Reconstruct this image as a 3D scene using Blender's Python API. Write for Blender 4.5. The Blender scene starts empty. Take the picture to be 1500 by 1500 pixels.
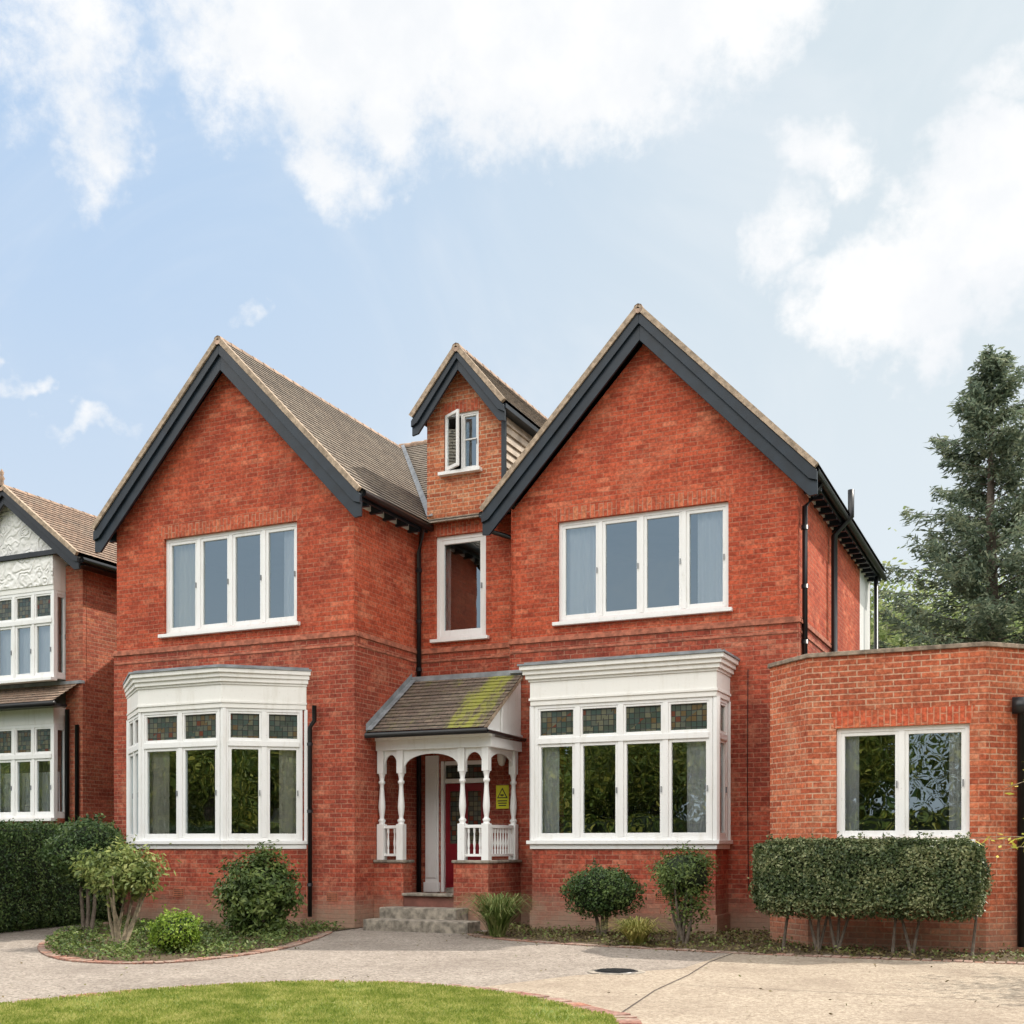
import bpy, math, random
import numpy as np
from mathutils import Vector, Matrix
random.seed(4); rng=np.random.default_rng(7)
G=-0.08
scene=bpy.context.scene
scene.view_settings.view_transform='Standard'
scene.view_settings.look='None'
scene.view_settings.exposure=0

# ------------------------------------------------------------ node helpers
class NT:
    def __init__(s,tree): s.t=tree; s.n=tree.nodes; s.l=tree.links
    def add(s,typ,**kw):
        n=s.n.new(typ)
        for k,v in kw.items(): setattr(n,k,v)
        return n
    def link(s,a,b): s.l.new(a,b)
    def put(s,sock,v):
        if isinstance(v,bpy.types.NodeSocket): s.l.new(v,sock)
        else:
            if sock.type=='RGBA' and hasattr(v,'__len__') and len(v)==3: v=(*v,1)
            sock.default_value=v
    def math(s,op,a,b=None,c=None,clamp=False):
        n=s.add('ShaderNodeMath',operation=op,use_clamp=clamp)
        s.put(n.inputs[0],a)
        if b is not None: s.put(n.inputs[1],b)
        if c is not None: s.put(n.inputs[2],c)
        return n.outputs[0]
    def noise(s,vec,scale,detail=4,rough=.55,dist=0):
        n=s.add('ShaderNodeTexNoise')
        if vec is not None: s.put(n.inputs['Vector'],vec)
        n.inputs['Scale'].default_value=scale; n.inputs['Detail'].default_value=detail
        n.inputs['Roughness'].default_value=rough; n.inputs['Distortion'].default_value=dist
        return n.outputs['Fac']
    def ramp(s,f,lo,hi,a=0.,b=1.):
        n=s.add('ShaderNodeMapRange'); n.interpolation_type='SMOOTHSTEP'
        s.put(n.inputs['Value'],f); n.inputs['From Min'].default_value=lo; n.inputs['From Max'].default_value=hi
        n.inputs['To Min'].default_value=a; n.inputs['To Max'].default_value=b
        return n.outputs['Result']
    def mix(s,f,a,b,mode='MIX'):
        n=s.add('ShaderNodeMix',data_type='RGBA',blend_type=mode)
        s.put(n.inputs['Factor'],f); s.put(n.inputs['A'],a); s.put(n.inputs['B'],b)
        return n.outputs['Result']
    def bump(s,h,dist,strength=1.,normal=None):
        n=s.add('ShaderNodeBump'); s.put(n.inputs['Height'],h)
        n.inputs['Distance'].default_value=dist; n.inputs['Strength'].default_value=strength
        if normal is not None: s.link(normal,n.inputs['Normal'])
        return n.outputs['Normal']
def newmat(name):
    m=bpy.data.materials.new(name); m.use_nodes=True
    t=NT(m.node_tree); t.n.clear()
    out=t.add('ShaderNodeOutputMaterial'); p=t.add('ShaderNodeBsdfPrincipled')
    t.link(p.outputs[0],out.inputs[0])
    return m,t,p,out
def wpos(t): return t.add('ShaderNodeNewGeometry').outputs['Position']
def wallvec(t,swap=False):
    g=t.add('ShaderNodeNewGeometry')
    c=t.add('ShaderNodeVectorMath',operation='CROSS_PRODUCT'); t.link(g.outputs['True Normal'],c.inputs[0]); c.inputs[1].default_value=(0,0,1)
    ln=t.add('ShaderNodeVectorMath',operation='LENGTH'); t.link(c.outputs[0],ln.inputs[0])
    nm=t.add('ShaderNodeVectorMath',operation='NORMALIZE'); t.link(c.outputs[0],nm.inputs[0])
    d=t.add('ShaderNodeVectorMath',operation='DOT_PRODUCT'); t.link(g.outputs['Position'],d.inputs[0]); t.link(nm.outputs[0],d.inputs[1])
    sp=t.add('ShaderNodeSeparateXYZ'); t.link(g.outputs['Position'],sp.inputs[0])
    v=t.math('DIVIDE',sp.outputs[2],t.math('MAXIMUM',ln.outputs['Value'],.02))
    cb=t.add('ShaderNodeCombineXYZ')
    a,b=(cb.inputs[1],cb.inputs[0]) if swap else (cb.inputs[0],cb.inputs[1])
    t.link(d.outputs['Value'],a); t.link(v,b)
    return cb.outputs[0],g.outputs['Position'],sp.outputs[2]
def simple(name,col,rough=.5,var=.12,scale=6,bump=0.,metal=0.):
    m,t,p,o=newmat(name); P=wpos(t)
    n=t.noise(P,scale,3)
    f=t.ramp(n,.25,.75,1-var,1+var*.5)
    vm=t.add('ShaderNodeVectorMath',operation='SCALE'); vm.inputs[0].default_value=col; t.put(vm.inputs['Scale'],f)
    t.link(vm.outputs[0],p.inputs['Base Color'])
    p.inputs['Roughness'].default_value=rough; p.inputs['Metallic'].default_value=metal
    if bump: t.link(t.bump(t.noise(P,scale*8,2),bump),p.inputs['Normal'])
    return m
def brick(name,c1,c2,mortar,ms=.008,swap=False,stain=(.2,.05,.03),stf=.5,bw=.225,rh=.075,light=(.5,.2,.1),lf=.3,dirt=.5,mott=.6,soot=.45,sills=False):
    m,t,p,o=newmat(name); V,P,Z=wallvec(t,swap)
    dn=t.add('ShaderNodeTexNoise'); t.link(P,dn.inputs['Vector']); dn.inputs['Scale'].default_value=9; dn.inputs['Detail'].default_value=2
    dv=t.add('ShaderNodeVectorMath',operation='MULTIPLY_ADD'); t.link(dn.outputs['Color'],dv.inputs[0]); dv.inputs[1].default_value=(.012,.012,0); t.link(V,dv.inputs[2])
    b=t.add('ShaderNodeTexBrick'); t.link(dv.outputs[0],b.inputs['Vector'])
    b.inputs['Scale'].default_value=1; b.inputs['Brick Width'].default_value=bw; b.inputs['Row Height'].default_value=rh
    b.inputs['Mortar Size'].default_value=ms; b.inputs['Mortar Smooth'].default_value=.25; b.inputs['Bias'].default_value=-.05
    b.offset=.5
    b2=t.add('ShaderNodeTexBrick'); t.link(dv.outputs[0],b2.inputs['Vector']); b2.offset=.5
    b2.inputs['Scale'].default_value=1; b2.inputs['Brick Width'].default_value=bw; b2.inputs['Row Height'].default_value=rh
    b2.inputs['Mortar Size'].default_value=0; b2.inputs['Color1'].default_value=(0,0,0,1); b2.inputs['Color2'].default_value=(1,1,1,1)
    sr=t.add('ShaderNodeSeparateColor'); t.link(b2.outputs['Color'],sr.inputs[0]); rb=sr.outputs[0]
    col=t.mix(rb,c1,c2)
    col=t.mix(t.ramp(rb,.78,1.,0,.85),col,t.mix(.7,stain,c2))
    col=t.mix(t.ramp(rb,.12,.0,0,.6),col,light)
    big=t.noise(P,.75,5,.68)
    col=t.mix(t.ramp(big,.44,.62,0,stf),col,stain)
    col=t.mix(t.ramp(t.noise(P,1.9,5,.72),.52,.66,0,lf),col,light)
    fine=t.noise(P,22,4,.65)
    col=t.mix(mott,col,t.mix(t.ramp(fine,.32,.68),(.45,.42,.40),(1.45,1.45,1.45)),'MULTIPLY')
    mcol=t.mix(t.ramp(fine,.35,.65),t.mix(.55,col,mortar),mortar)
    fade=t.ramp(t.noise(P,2.6,4,.65),.36,.6,.38,1.)
    col=t.mix(t.math('MULTIPLY',b.outputs['Fac'],fade),col,mcol)
    mp=t.add('ShaderNodeMapping'); mp.inputs['Scale'].default_value=(5,5,.5); t.link(P,mp.inputs[0])
    col=t.mix(t.ramp(t.noise(mp.outputs[0],1,4,.65),.50,.74,0,soot),col,t.mix(.4,col,(.12,.045,.03)))
    zz=t.math('ADD',Z,t.math('MULTIPLY',t.noise(P,3,4,.65),.9))
    col=t.mix(t.ramp(zz,1.15,.40,0,dirt),col,(.31,.225,.165))
    t.link(col,p.inputs['Base Color']); p.inputs['Roughness'].default_value=.85; p.inputs['Specular IOR Level'].default_value=.2
    h=t.math('SUBTRACT',t.math('MULTIPLY',fine,.5),b.outputs['Fac'])
    t.link(t.bump(h,.010,.9),p.inputs['Normal'])
    return m
def tiles(name,c1,c2,gap,moss=0.,lichen=.3):
    m,t,p,o=newmat(name); V,P,Z=wallvec(t)
    b=t.add('ShaderNodeTexBrick'); t.link(V,b.inputs['Vector'])
    b.inputs['Scale'].default_value=1; b.inputs['Brick Width'].default_value=.17; b.inputs['Row Height'].default_value=.125
    b.inputs['Mortar Size'].default_value=.007; b.inputs['Mortar Smooth'].default_value=.2
    b.inputs['Color1'].default_value=(*c1,1); b.inputs['Color2'].default_value=(*c2,1); b.inputs['Mortar'].default_value=(*gap,1)
    col=t.mix(t.ramp(t.noise(P,2.2,4,.65),.46,.74,0,lichen),b.outputs['Color'],(.29,.255,.20))
    col=t.mix(t.ramp(t.noise(P,12,4,.7),.47,.66,0,.6),col,(.08,.07,.06))
    col=t.mix(t.ramp(t.noise(P,1.3,5,.7),.5,.7,0,.45),col,(.10,.085,.07))
    if moss:
        sp=t.add('ShaderNodeSeparateXYZ'); t.link(P,sp.inputs[0])
        mp=t.add('ShaderNodeMapping'); mp.inputs['Scale'].default_value=(3.4,.6,.6); t.link(P,mp.inputs[0])
        nn=t.math('ADD',t.noise(mp.outputs[0],1.7,6,.78),t.math('SUBTRACT',t.ramp(sp.outputs[0],-9.1,-8.6,-.14,.10),t.ramp(sp.outputs[0],-8.42,-8.2,0,.14)))
        nn=t.math('ADD',nn,t.math('MULTIPLY',t.math('SUBTRACT',t.noise(P,16,4,.7),.5),.35))
        col=t.mix(t.ramp(nn,.44,.64,0,.9*moss),col,(.30,.31,.05))
        col=t.mix(t.ramp(t.noise(P,5,4,.6),.5,.7,0,.35*moss),col,(.11,.12,.05))
    t.link(col,p.inputs['Base Color']); p.inputs['Roughness'].default_value=.9
    t.link(t.bump(t.math('SUBTRACT',t.math('MULTIPLY',t.noise(P,35,2),.4),b.outputs['Fac']),.008,.8),p.inputs['Normal'])
    return m
def foliage(name,dark,mid,light,transl=.25,rough=.55):
    m,t,p,o=newmat(name); g=t.add('ShaderNodeNewGeometry')
    r=g.outputs['Random Per Island']; P=g.outputs['Position']
    f=t.math('ADD',t.math('MULTIPLY',r,.62),t.math('MULTIPLY',t.ramp(t.noise(P,3.2,3),.3,.7),.45),clamp=True)
    cr=t.add('ShaderNodeValToRGB'); t.link(f,cr.inputs[0])
    e=cr.color_ramp.elements; e[0].color=(*dark,1); e[0].position=.1; e[1].color=(*light,1); e[1].position=.95
    x=e.new(.5); x.color=(*mid,1)
    t.link(cr.outputs[0],p.inputs['Base Color']); p.inputs['Roughness'].default_value=rough; p.inputs['Specular IOR Level'].default_value=.3
    tr=t.add('ShaderNodeBsdfTranslucent'); t.link(cr.outputs[0],tr.inputs[0])
    mx=t.add('ShaderNodeMixShader'); mx.inputs[0].default_value=transl
    t.link(p.outputs[0],mx.inputs[1]); t.link(tr.outputs[0],mx.inputs[2]); t.link(mx.outputs[0],o.inputs[0])
    return m

# ------------------------------------------------------------ materials
M_brick=brick('red_brick',(.56,.116,.056),(.385,.069,.034),(.48,.215,.135),ms=.007,stain=(.29,.05,.028),light=(.61,.205,.115),lf=.42,dirt=.55,stf=.68)
M_brick_lo=brick('red_brick_lower',(.465,.102,.056),(.295,.057,.034),(.45,.225,.15),ms=.008,stain=(.21,.045,.03),light=(.53,.205,.125),lf=.5,dirt=.85,stf=.7,soot=.6)
M_brick_ext=brick('orange_brick',(.60,.17,.08),(.38,.085,.042),(.60,.38,.26),ms=.010,stain=(.32,.085,.045),light=(.62,.27,.155),lf=.45,dirt=.55)
M_brick_dor=brick('dormer_brick',(.58,.195,.09),(.39,.105,.052),(.60,.43,.29),ms=.010,stain=(.34,.095,.045),light=(.62,.33,.19),lf=.5,dirt=0)
M_sold=brick('soldier_brick',(.59,.155,.08),(.43,.085,.042),(.50,.27,.18),ms=.009,swap=True,stain=(.35,.068,.036),dirt=0)
M_sold2=brick('soldier_brick_orange',(.68,.155,.07),(.54,.10,.048),(.58,.3,.19),ms=.010,swap=True,stain=(.44,.09,.045),dirt=0)
M_brick_n=brick('neighbour_brick',(.54,.18,.105),(.38,.10,.062),(.48,.28,.19),ms=.009,dirt=.4)
M_edge=brick('edging_brick',(.31,.205,.165),(.25,.16,.13),(.3,.25,.2),ms=.01,dirt=0)
M_tile=tiles('clay_tile',(.28,.23,.18),(.18,.145,.115),(.05,.042,.034),lichen=.45)
M_tile_moss=tiles('mossy_tile',(.22,.165,.125),(.145,.105,.083),(.04,.035,.03),moss=1.,lichen=.35)
M_tile_n=tiles('neighbour_tile',(.33,.225,.16),(.22,.15,.108),(.06,.04,.03),lichen=.4)
M_tile_o=tiles('orange_tile',(.5,.2,.11),(.4,.15,.08),(.1,.05,.03),lichen=.1)
M_ridge=simple('ridge_tile',(.38,.26,.185),.85,.45,8,.004)
M_verge=simple('verge_mortar',(.43,.33,.24),.9,.45,14,.004)
M_navy=simple('navy_paint',(.010,.018,.028),.42,.4,5)
M_black=simple('black_iron',(.012,.013,.015),.35,.3,5)
M_lead=simple('lead',(.26,.28,.30),.55,.35,5,.003)
M_stone=simple('stone_step',(.28,.245,.20),.9,.6,9,.006)
M_band=simple('band_brick',(.44,.15,.09),.9,.5,9,.006)
M_red=simple('red_door',(.22,.012,.02),.3,.2,4)
M_int=simple('interior',(.26,.25,.23),.9,.1,2)
M_floor=simple('interior_floor',(.12,.07,.04),.7,.2,2)
M_yel=simple('sign_yellow',(.75,.72,.02),.4,.05,4)
M_bark=simple('bark',(.14,.11,.085),.95,.4,20,.01)
M_twig=simple('pale_twig',(.26,.21,.14),.95,.4,20,.005)
M_board=simple('weatherboard',(.50,.42,.34),.8,.3,4,.003)
def mk_white(name,base=(.84,.84,.83)):
    m,t,p,o=newmat(name); P=wpos(t)
    mp=t.add('ShaderNodeMapping'); mp.inputs['Scale'].default_value=(6,6,1.2); t.link(P,mp.inputs[0])
    f=t.ramp(t.noise(mp.outputs[0],1.5,4,.65),.48,.78,0,.38)
    col=t.mix(f,base,(.60,.57,.50))
    col=t.mix(t.ramp(t.noise(P,24,4,.7),.62,.72,0,.35),col,(.42,.38,.32))
    t.link(col,p.inputs['Base Color']); p.inputs['Roughness'].default_value=.45
    t.link(t.bump(t.noise(P,40,2),.0015,.6),p.inputs['Normal'])
    return m
M_white=mk_white('white_paint')
M_cream=mk_white('aged_white_paint',(.83,.82,.785))
def mk_pargeting():
    m,t,p,o=newmat('pargeting'); P=wpos(t)
    v=t.add('ShaderNodeTexVoronoi'); v.feature='SMOOTH_F1'; v.inputs['Scale'].default_value=3.6
    dn=t.add('ShaderNodeTexNoise'); t.link(P,dn.inputs['Vector']); dn.inputs['Scale'].default_value=3
    dv=t.add('ShaderNodeVectorMath',operation='MULTIPLY_ADD'); t.link(dn.outputs['Color'],dv.inputs[0]); dv.inputs[1].default_value=(.5,.5,.5); t.link(P,dv.inputs[2])
    t.link(dv.outputs[0],v.inputs['Vector'])
    w=t.math('SINE',t.math('MULTIPLY',v.outputs['Distance'],28))
    t.put(p.inputs['Base Color'],t.mix(t.ramp(w,-1,-.2,.25,0),(.82,.81,.78),(.6,.59,.56)))
    p.inputs['Roughness'].default_value=.7
    t.link(t.bump(w,.02,.6),p.inputs['Normal'])
    return m
M_parg=mk_pargeting()
def mk_glass(name,refl,tint=(1,1,1)):
    m,t,p,o=newmat(name); t.n.remove(p); P=wpos(t)
    gl=t.add('ShaderNodeBsdfGlossy'); gl.inputs['Roughness'].default_value=.0; gl.inputs['Color'].default_value=(.86,.97,1,1)
    t.link(t.bump(t.noise(P,1.6,2),.012,.25),gl.inputs['Normal'])
    tr=t.add('ShaderNodeBsdfTransparent'); tr.inputs[0].default_value=(*tint,1)
    fr=t.add('ShaderNodeFresnel'); fr.inputs[0].default_value=1.5
    f=t.math('ADD',fr.outputs[0],refl,clamp=True)
    mx=t.add('ShaderNodeMixShader'); t.link(f,mx.inputs[0]); t.link(tr.outputs[0],mx.inputs[1]); t.link(gl.outputs[0],mx.inputs[2]); t.link(mx.outputs[0],o.inputs[0])
    return m
M_glass=mk_glass('window_glass',.27,(.95,.97,.97))
def mk_leaded():
    m,t,p,o=newmat('leaded_glass'); V,P,Z=wallvec(t)
    b=t.add('ShaderNodeTexBrick'); t.link(V,b.inputs['Vector']); b.offset=0.
    b.inputs['Scale'].default_value=1; b.inputs['Brick Width'].default_value=.085; b.inputs['Row Height'].default_value=.085
    b.inputs['Mortar Size'].default_value=.006; b.inputs['Mortar'].default_value=(.02,.02,.02,1)
    sn=t.add('ShaderNodeVectorMath',operation='SNAP'); t.link(V,sn.inputs[0]); sn.inputs[1].default_value=(.085,.085,.085)
    wn=t.add('ShaderNodeTexWhiteNoise'); t.link(sn.outputs[0],wn.inputs['Vector'])
    cr=t.add('ShaderNodeValToRGB'); t.link(wn.outputs['Value'],cr.inputs[0]); cr.color_ramp.interpolation='CONSTANT'
    e=cr.color_ramp.elements; e[0].color=(.05,.065,.05,1); e[1].position=.96; e[1].color=(.12,.035,.02,1)
    for ps,c in ((.25,(.085,.095,.075,1)),(.45,(.045,.07,.06,1)),(.62,(.12,.12,.08,1)),(.84,(.11,.075,.035,1))): x=e.new(ps); x.color=c
    col=t.mix(b.outputs['Fac'],cr.outputs[0],(.02,.02,.02))
    t.link(col,p.inputs['Base Color']); p.inputs['Roughness'].default_value=.15; p.inputs['Specular IOR Level'].default_value=.6
    t.link(t.bump(t.math('ADD',wn.outputs['Value'],b.outputs['Fac']),.003,.6),p.inputs['Normal'])
    return m
M_leaded=mk_leaded()
def mk_curtain(name,c):
    m,t,p,o=newmat(name); p.inputs['Base Color'].default_value=(*c,1); p.inputs['Roughness'].default_value=.9
    tr=t.add('ShaderNodeBsdfTranslucent'); tr.inputs[0].default_value=(*c,1)
    mx=t.add('ShaderNodeMixShader'); mx.inputs[0].default_value=.3
    t.link(p.outputs[0],mx.inputs[1]); t.link(tr.outputs[0],mx.inputs[2]); t.link(mx.outputs[0],o.inputs[0]); return m
M_curt=mk_curtain('net_curtain',(.88,.90,.93)); M_curt2=mk_curtain('cream_curtain',(.86,.83,.72))
def mk_aggregate(name,base,dark,light,big=.35,sc=42):
    m,t,p,o=newmat(name); P=wpos(t)
    v=t.add('ShaderNodeTexVoronoi'); v.inputs['Scale'].default_value=sc; t.link(P,v.inputs['Vector'])
    sp=t.add('ShaderNodeSeparateColor'); t.link(v.outputs['Color'],sp.inputs[0])
    col=t.mix(sp.outputs[0],t.mix(.85,base,dark),t.mix(.85,base,light))
    col=t.mix(t.ramp(t.noise(P,.7,5,.65),.4,.75,0,big),col,dark)
    col=t.mix(t.ramp(t.noise(P,5,4,.7),.5,.72,0,.45),col,light)
    col=t.mix(t.ramp(t.noise(P,2.5,6,.75),.52,.72,0,.5),col,dark)
    col=t.mix(t.ramp(t.noise(P,17,3,.7),.55,.72,0,.4),col,dark)
    t.link(col,p.inputs['Base Color']); p.inputs['Roughness'].default_value=.95; p.inputs['Specular IOR Level'].default_value=.2
    h=t.math('ADD',t.math('MULTIPLY',v.outputs['Distance'],-.7),t.noise(P,110,2))
    t.link(t.bump(h,.012,1.),p.inputs['Normal']); return m
M_drive=mk_aggregate('exposed_aggregate',(.305,.26,.22),(.16,.132,.112),(.43,.38,.325),.5)
M_conc=mk_aggregate('concrete',(.39,.315,.235),(.23,.18,.138),(.48,.41,.32),.6)
M_soil=mk_aggregate('soil',(.09,.065,.04),(.05,.035,.02),(.17,.13,.08),.4)
M_asph=mk_aggregate('asphalt',(.05,.05,.05),(.035,.035,.035),(.08,.08,.08),.3)
M_ground=mk_aggregate('earth_grass',(.06,.09,.025),(.04,.06,.02),(.10,.12,.04),.4)
def mk_lawn():
    m,t,p,o=newmat('lawn_turf'); P=wpos(t)
    col=t.mix(t.ramp(t.noise(P,1.1,4,.6),.35,.7),(.14,.20,.03),(.28,.29,.08))
    col=t.mix(t.ramp(t.noise(P,30,3,.6),.4,.7,0,.5),col,(.10,.12,.03))
    t.link(col,p.inputs['Base Color']); p.inputs['Roughness'].default_value=.9; t.link(t.bump(t.noise(P,60,3),.02),p.inputs['Normal']); return m
M_lawn=mk_lawn()
M_blade=foliage('grass_blades',(.12,.18,.025),(.25,.30,.055),(.50,.47,.17),.42)
F_hedge=foliage('hedge_leaf',(.022,.048,.015),(.055,.105,.03),(.15,.21,.065),.2,.4)
F_shrub=foliage('shrub_leaf',(.035,.06,.016),(.08,.13,.03),(.20,.25,.07),.25,.45)
F_light=foliage('light_leaf',(.06,.095,.025),(.15,.20,.05),(.32,.34,.11),.3)
F_lime=foliage('lime_leaf',(.06,.12,.012),(.16,.26,.025),(.30,.38,.06),.3)
F_holly=foliage('variegated_leaf',(.03,.052,.02),(.075,.11,.04),(.30,.32,.16),.2,.4)
F_strap=foliage('strap_leaf',(.06,.11,.025),(.14,.20,.05),(.32,.33,.13),.3)
F_conif=foliage('conifer_needles',(.065,.10,.07),(.16,.21,.14),(.32,.35,.22),.4,.7)  # needle colours lifted so haze over the backlit tree is painted in
F_tree=foliage('broadleaf',(.04,.075,.015),(.14,.19,.03),(.42,.37,.07),.3)
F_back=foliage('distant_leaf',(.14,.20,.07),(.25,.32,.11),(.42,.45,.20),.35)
F_yel=foliage('yellow_leaf',(.25,.28,.03),(.45,.42,.05),(.6,.5,.08),.35)
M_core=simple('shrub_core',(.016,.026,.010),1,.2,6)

# ------------------------------------------------------------ geometry helpers
def frame(ox=0,oy=0,deg=0):
    return Matrix.Translation((ox,oy,0))@Matrix.Rotation(math.radians(deg),4,'Z')
I4=Matrix.Identity(4)
class Acc:
    def __init__(s,name,mat,parent,smooth=False): s.name=name;s.mat=mat;s.parent=parent;s.v=[];s.f=[];s.smooth=smooth;s.bev=0
    def poly(s,pts,M=I4):
        b=len(s.v); s.v+= [tuple(M@Vector(p)) for p in pts]; s.f.append(tuple(range(b,b+len(pts))))
    def box(s,x0,x1,y0,y1,z0,z1,M=I4):
        b=len(s.v)
        for z in (z0,z1):
            for x,y in ((x0,y0),(x1,y0),(x1,y1),(x0,y1)): s.v.append(tuple(M@Vector((x,y,z))))
        for q in ((0,3,2,1),(4,5,6,7),(0,1,5,4),(1,2,6,5),(2,3,7,6),(3,0,4,7)): s.f.append(tuple(b+i for i in q))
    def prism(s,poly,z0,z1,M=I4):      # plan polygon
        b=len(s.v); n=len(poly)
        s.v+=[tuple(M@Vector((x,y,z0))) for x,y in poly]+[tuple(M@Vector((x,y,z1))) for x,y in poly]
        s.f.append(tuple(range(b+n-1,b-1,-1))); s.f.append(tuple(range(b+n,b+2*n)))
        for i in range(n): j=(i+1)%n; s.f.append((b+i,b+j,b+n+j,b+n+i))
    def xz(s,poly,y0,y1,M=I4):         # elevation polygon extruded in depth
        b=len(s.v); n=len(poly)
        s.v+=[tuple(M@Vector((x,y0,z))) for x,z in poly]+[tuple(M@Vector((x,y1,z))) for x,z in poly]
        s.f.append(tuple(range(b,b+n))); s.f.append(tuple(range(b+2*n-1,b+n-1,-1)))
        for i in range(n): j=(i+1)%n; s.f.append((b+j,b+i,b+n+i,b+n+j))
    def lathe(s,prof,x,y,seg=12):
        b=len(s.v)
        for r,z in prof:
            for k in range(seg):
                a=2*math.pi*k/seg; s.v.append((x+r*math.cos(a),y+r*math.sin(a),z))
        for i in range(len(prof)-1):
            for k in range(seg):
                k2=(k+1)%seg; s.f.append((b+i*seg+k,b+i*seg+k2,b+(i+1)*seg+k2,b+(i+1)*seg+k))
    def tube(s,pts,r,seg=8):
        b=len(s.v); n=len(pts); P=[Vector(p) for p in pts]
        rs=r if hasattr(r,'__len__') else [r]*n
        for i in range(n):
            d=(P[min(i+1,n-1)]-P[max(i-1,0)]).normalized()
            a=d.cross(Vector((0,0,1)) if abs(d.z)<.9 else Vector((1,0,0))).normalized(); c=d.cross(a)
            for k in range(seg):
                t=2*math.pi*k/seg; s.v.append(tuple(P[i]+(a*math.cos(t)+c*math.sin(t))*rs[i]))
        for i in range(n-1):
            for k in range(seg):
                k2=(k+1)%seg; s.f.append((b+i*seg+k,b+i*seg+k2,b+(i+1)*seg+k2,b+(i+1)*seg+k))
        s.f.append(tuple(b+k for k in range(seg))); s.f.append(tuple(b+(n-1)*seg+k for k in range(seg)))
    def wall(s,x0,x1,z0,z1,holes=(),M=I4,rev=.12,y=0):
        xs=sorted({x0,x1,*[h[0] for h in holes],*[h[1] for h in holes]}); zs=sorted({z0,z1,*[h[2] for h in holes],*[h[3] for h in holes]})
        for i in range(len(xs)-1):
            for j in range(len(zs)-1):
                cx=(xs[i]+xs[i+1])/2; cz=(zs[j]+zs[j+1])/2
                if any(h[0]<cx<h[1] and h[2]<cz<h[3] for h in holes): continue
                s.poly([(xs[i],y,zs[j]),(xs[i+1],y,zs[j]),(xs[i+1],y,zs[j+1]),(xs[i],y,zs[j+1])],M)
        for a,b2,c,d in holes:
            for p,q in (((a,c),(a,d)),((a,d),(b2,d)),((b2,d),(b2,c)),((b2,c),(a,c))):
                s.poly([(p[0],y,p[1]),(q[0],y,q[1]),(q[0],y+rev,q[1]),(p[0],y+rev,p[1])],M)
    def build(s):
        if not s.v: return None
        me=bpy.data.meshes.new(s.name); me.from_pydata(s.v,[],s.f); me.update()
        if s.smooth: me.polygons.foreach_set('use_smooth',[True]*len(me.polygons))
        ob=bpy.data.objects.new(s.name,me); scene.collection.objects.link(ob); me.materials.append(s.mat)
        if s.parent: ob.parent=s.parent
        if s.bev:
            md=ob.modifiers.new('bevel','BEVEL'); md.width=s.bev; md.segments=2; md.limit_method='ANGLE'
        return ob
def empty(name,loc=(0,0,0)):
    e=bpy.data.objects.new(name,None); scene.collection.objects.link(e); e.empty_display_size=.3; return e
def offset_path(path,d):
    out=[]
    for i,p in enumerate(path):
        def nrm(a,b):
            v=Vector((b[0]-a[0],b[1]-a[1])).normalized(); return Vector((v.y,-v.x))
        ns=[]
        if i>0: ns.append(nrm(path[i-1],p))
        if i<len(path)-1: ns.append(nrm(p,path[i+1]))
        n=sum(ns,Vector((0,0)))
        n=n.normalized(); k=d/max(.3,n.dot(ns[0])); out.append((p[0]+n.x*k,p[1]+n.y*k))
    return out
def leafmesh(name,pts,nrm,ln,wd,mat,parent,jit=.6,up=None):
    N=len(pts); pts=np.asarray(pts,float)
    n=np.asarray(nrm,float)+rng.normal(size=(N,3))*jit; n/=np.linalg.norm(n,axis=1,keepdims=True)+1e-9
    a=rng.normal(size=(N,3)) if up is None else np.asarray(up,float)+rng.normal(size=(N,3))*.25
    a-= (a*n).sum(1,keepdims=True)*n; a/=np.linalg.norm(a,axis=1,keepdims=True)+1e-9
    b=np.cross(n,a); L=(ln*rng.uniform(.6,1.3,N))[:,None]; W=(wd*rng.uniform(.6,1.3,N))[:,None]
    v=np.stack([pts-a*L*.5,pts+b*W*.5+a*L*.05,pts+a*L*.5,pts-b*W*.5+a*L*.05],1).reshape(-1,3)
    me=bpy.data.meshes.new(name); me.vertices.add(4*N); me.vertices.foreach_set('co',v.ravel())
    me.loops.add(4*N); me.loops.foreach_set('vertex_index',np.arange(4*N,dtype=np.int32))
    me.polygons.add(N); me.polygons.foreach_set('loop_start',np.arange(0,4*N,4,dtype=np.int32)); 
    me.update(calc_edges=True); me.validate()
    me.materials.append(mat); ob=bpy.data.objects.new(name,me); scene.collection.objects.link(ob); ob.parent=parent
    return ob
def lump(d,seed,amt):
    r=np.random.default_rng(seed); o=np.zeros(len(d))
    for k in range(7):
        w=r.normal(size=3)*(1.8+k*.9); o+=np.sin(d@w+r.uniform(0,6))/(1+k*.35)
    return 1+amt*o/2.2

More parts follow.
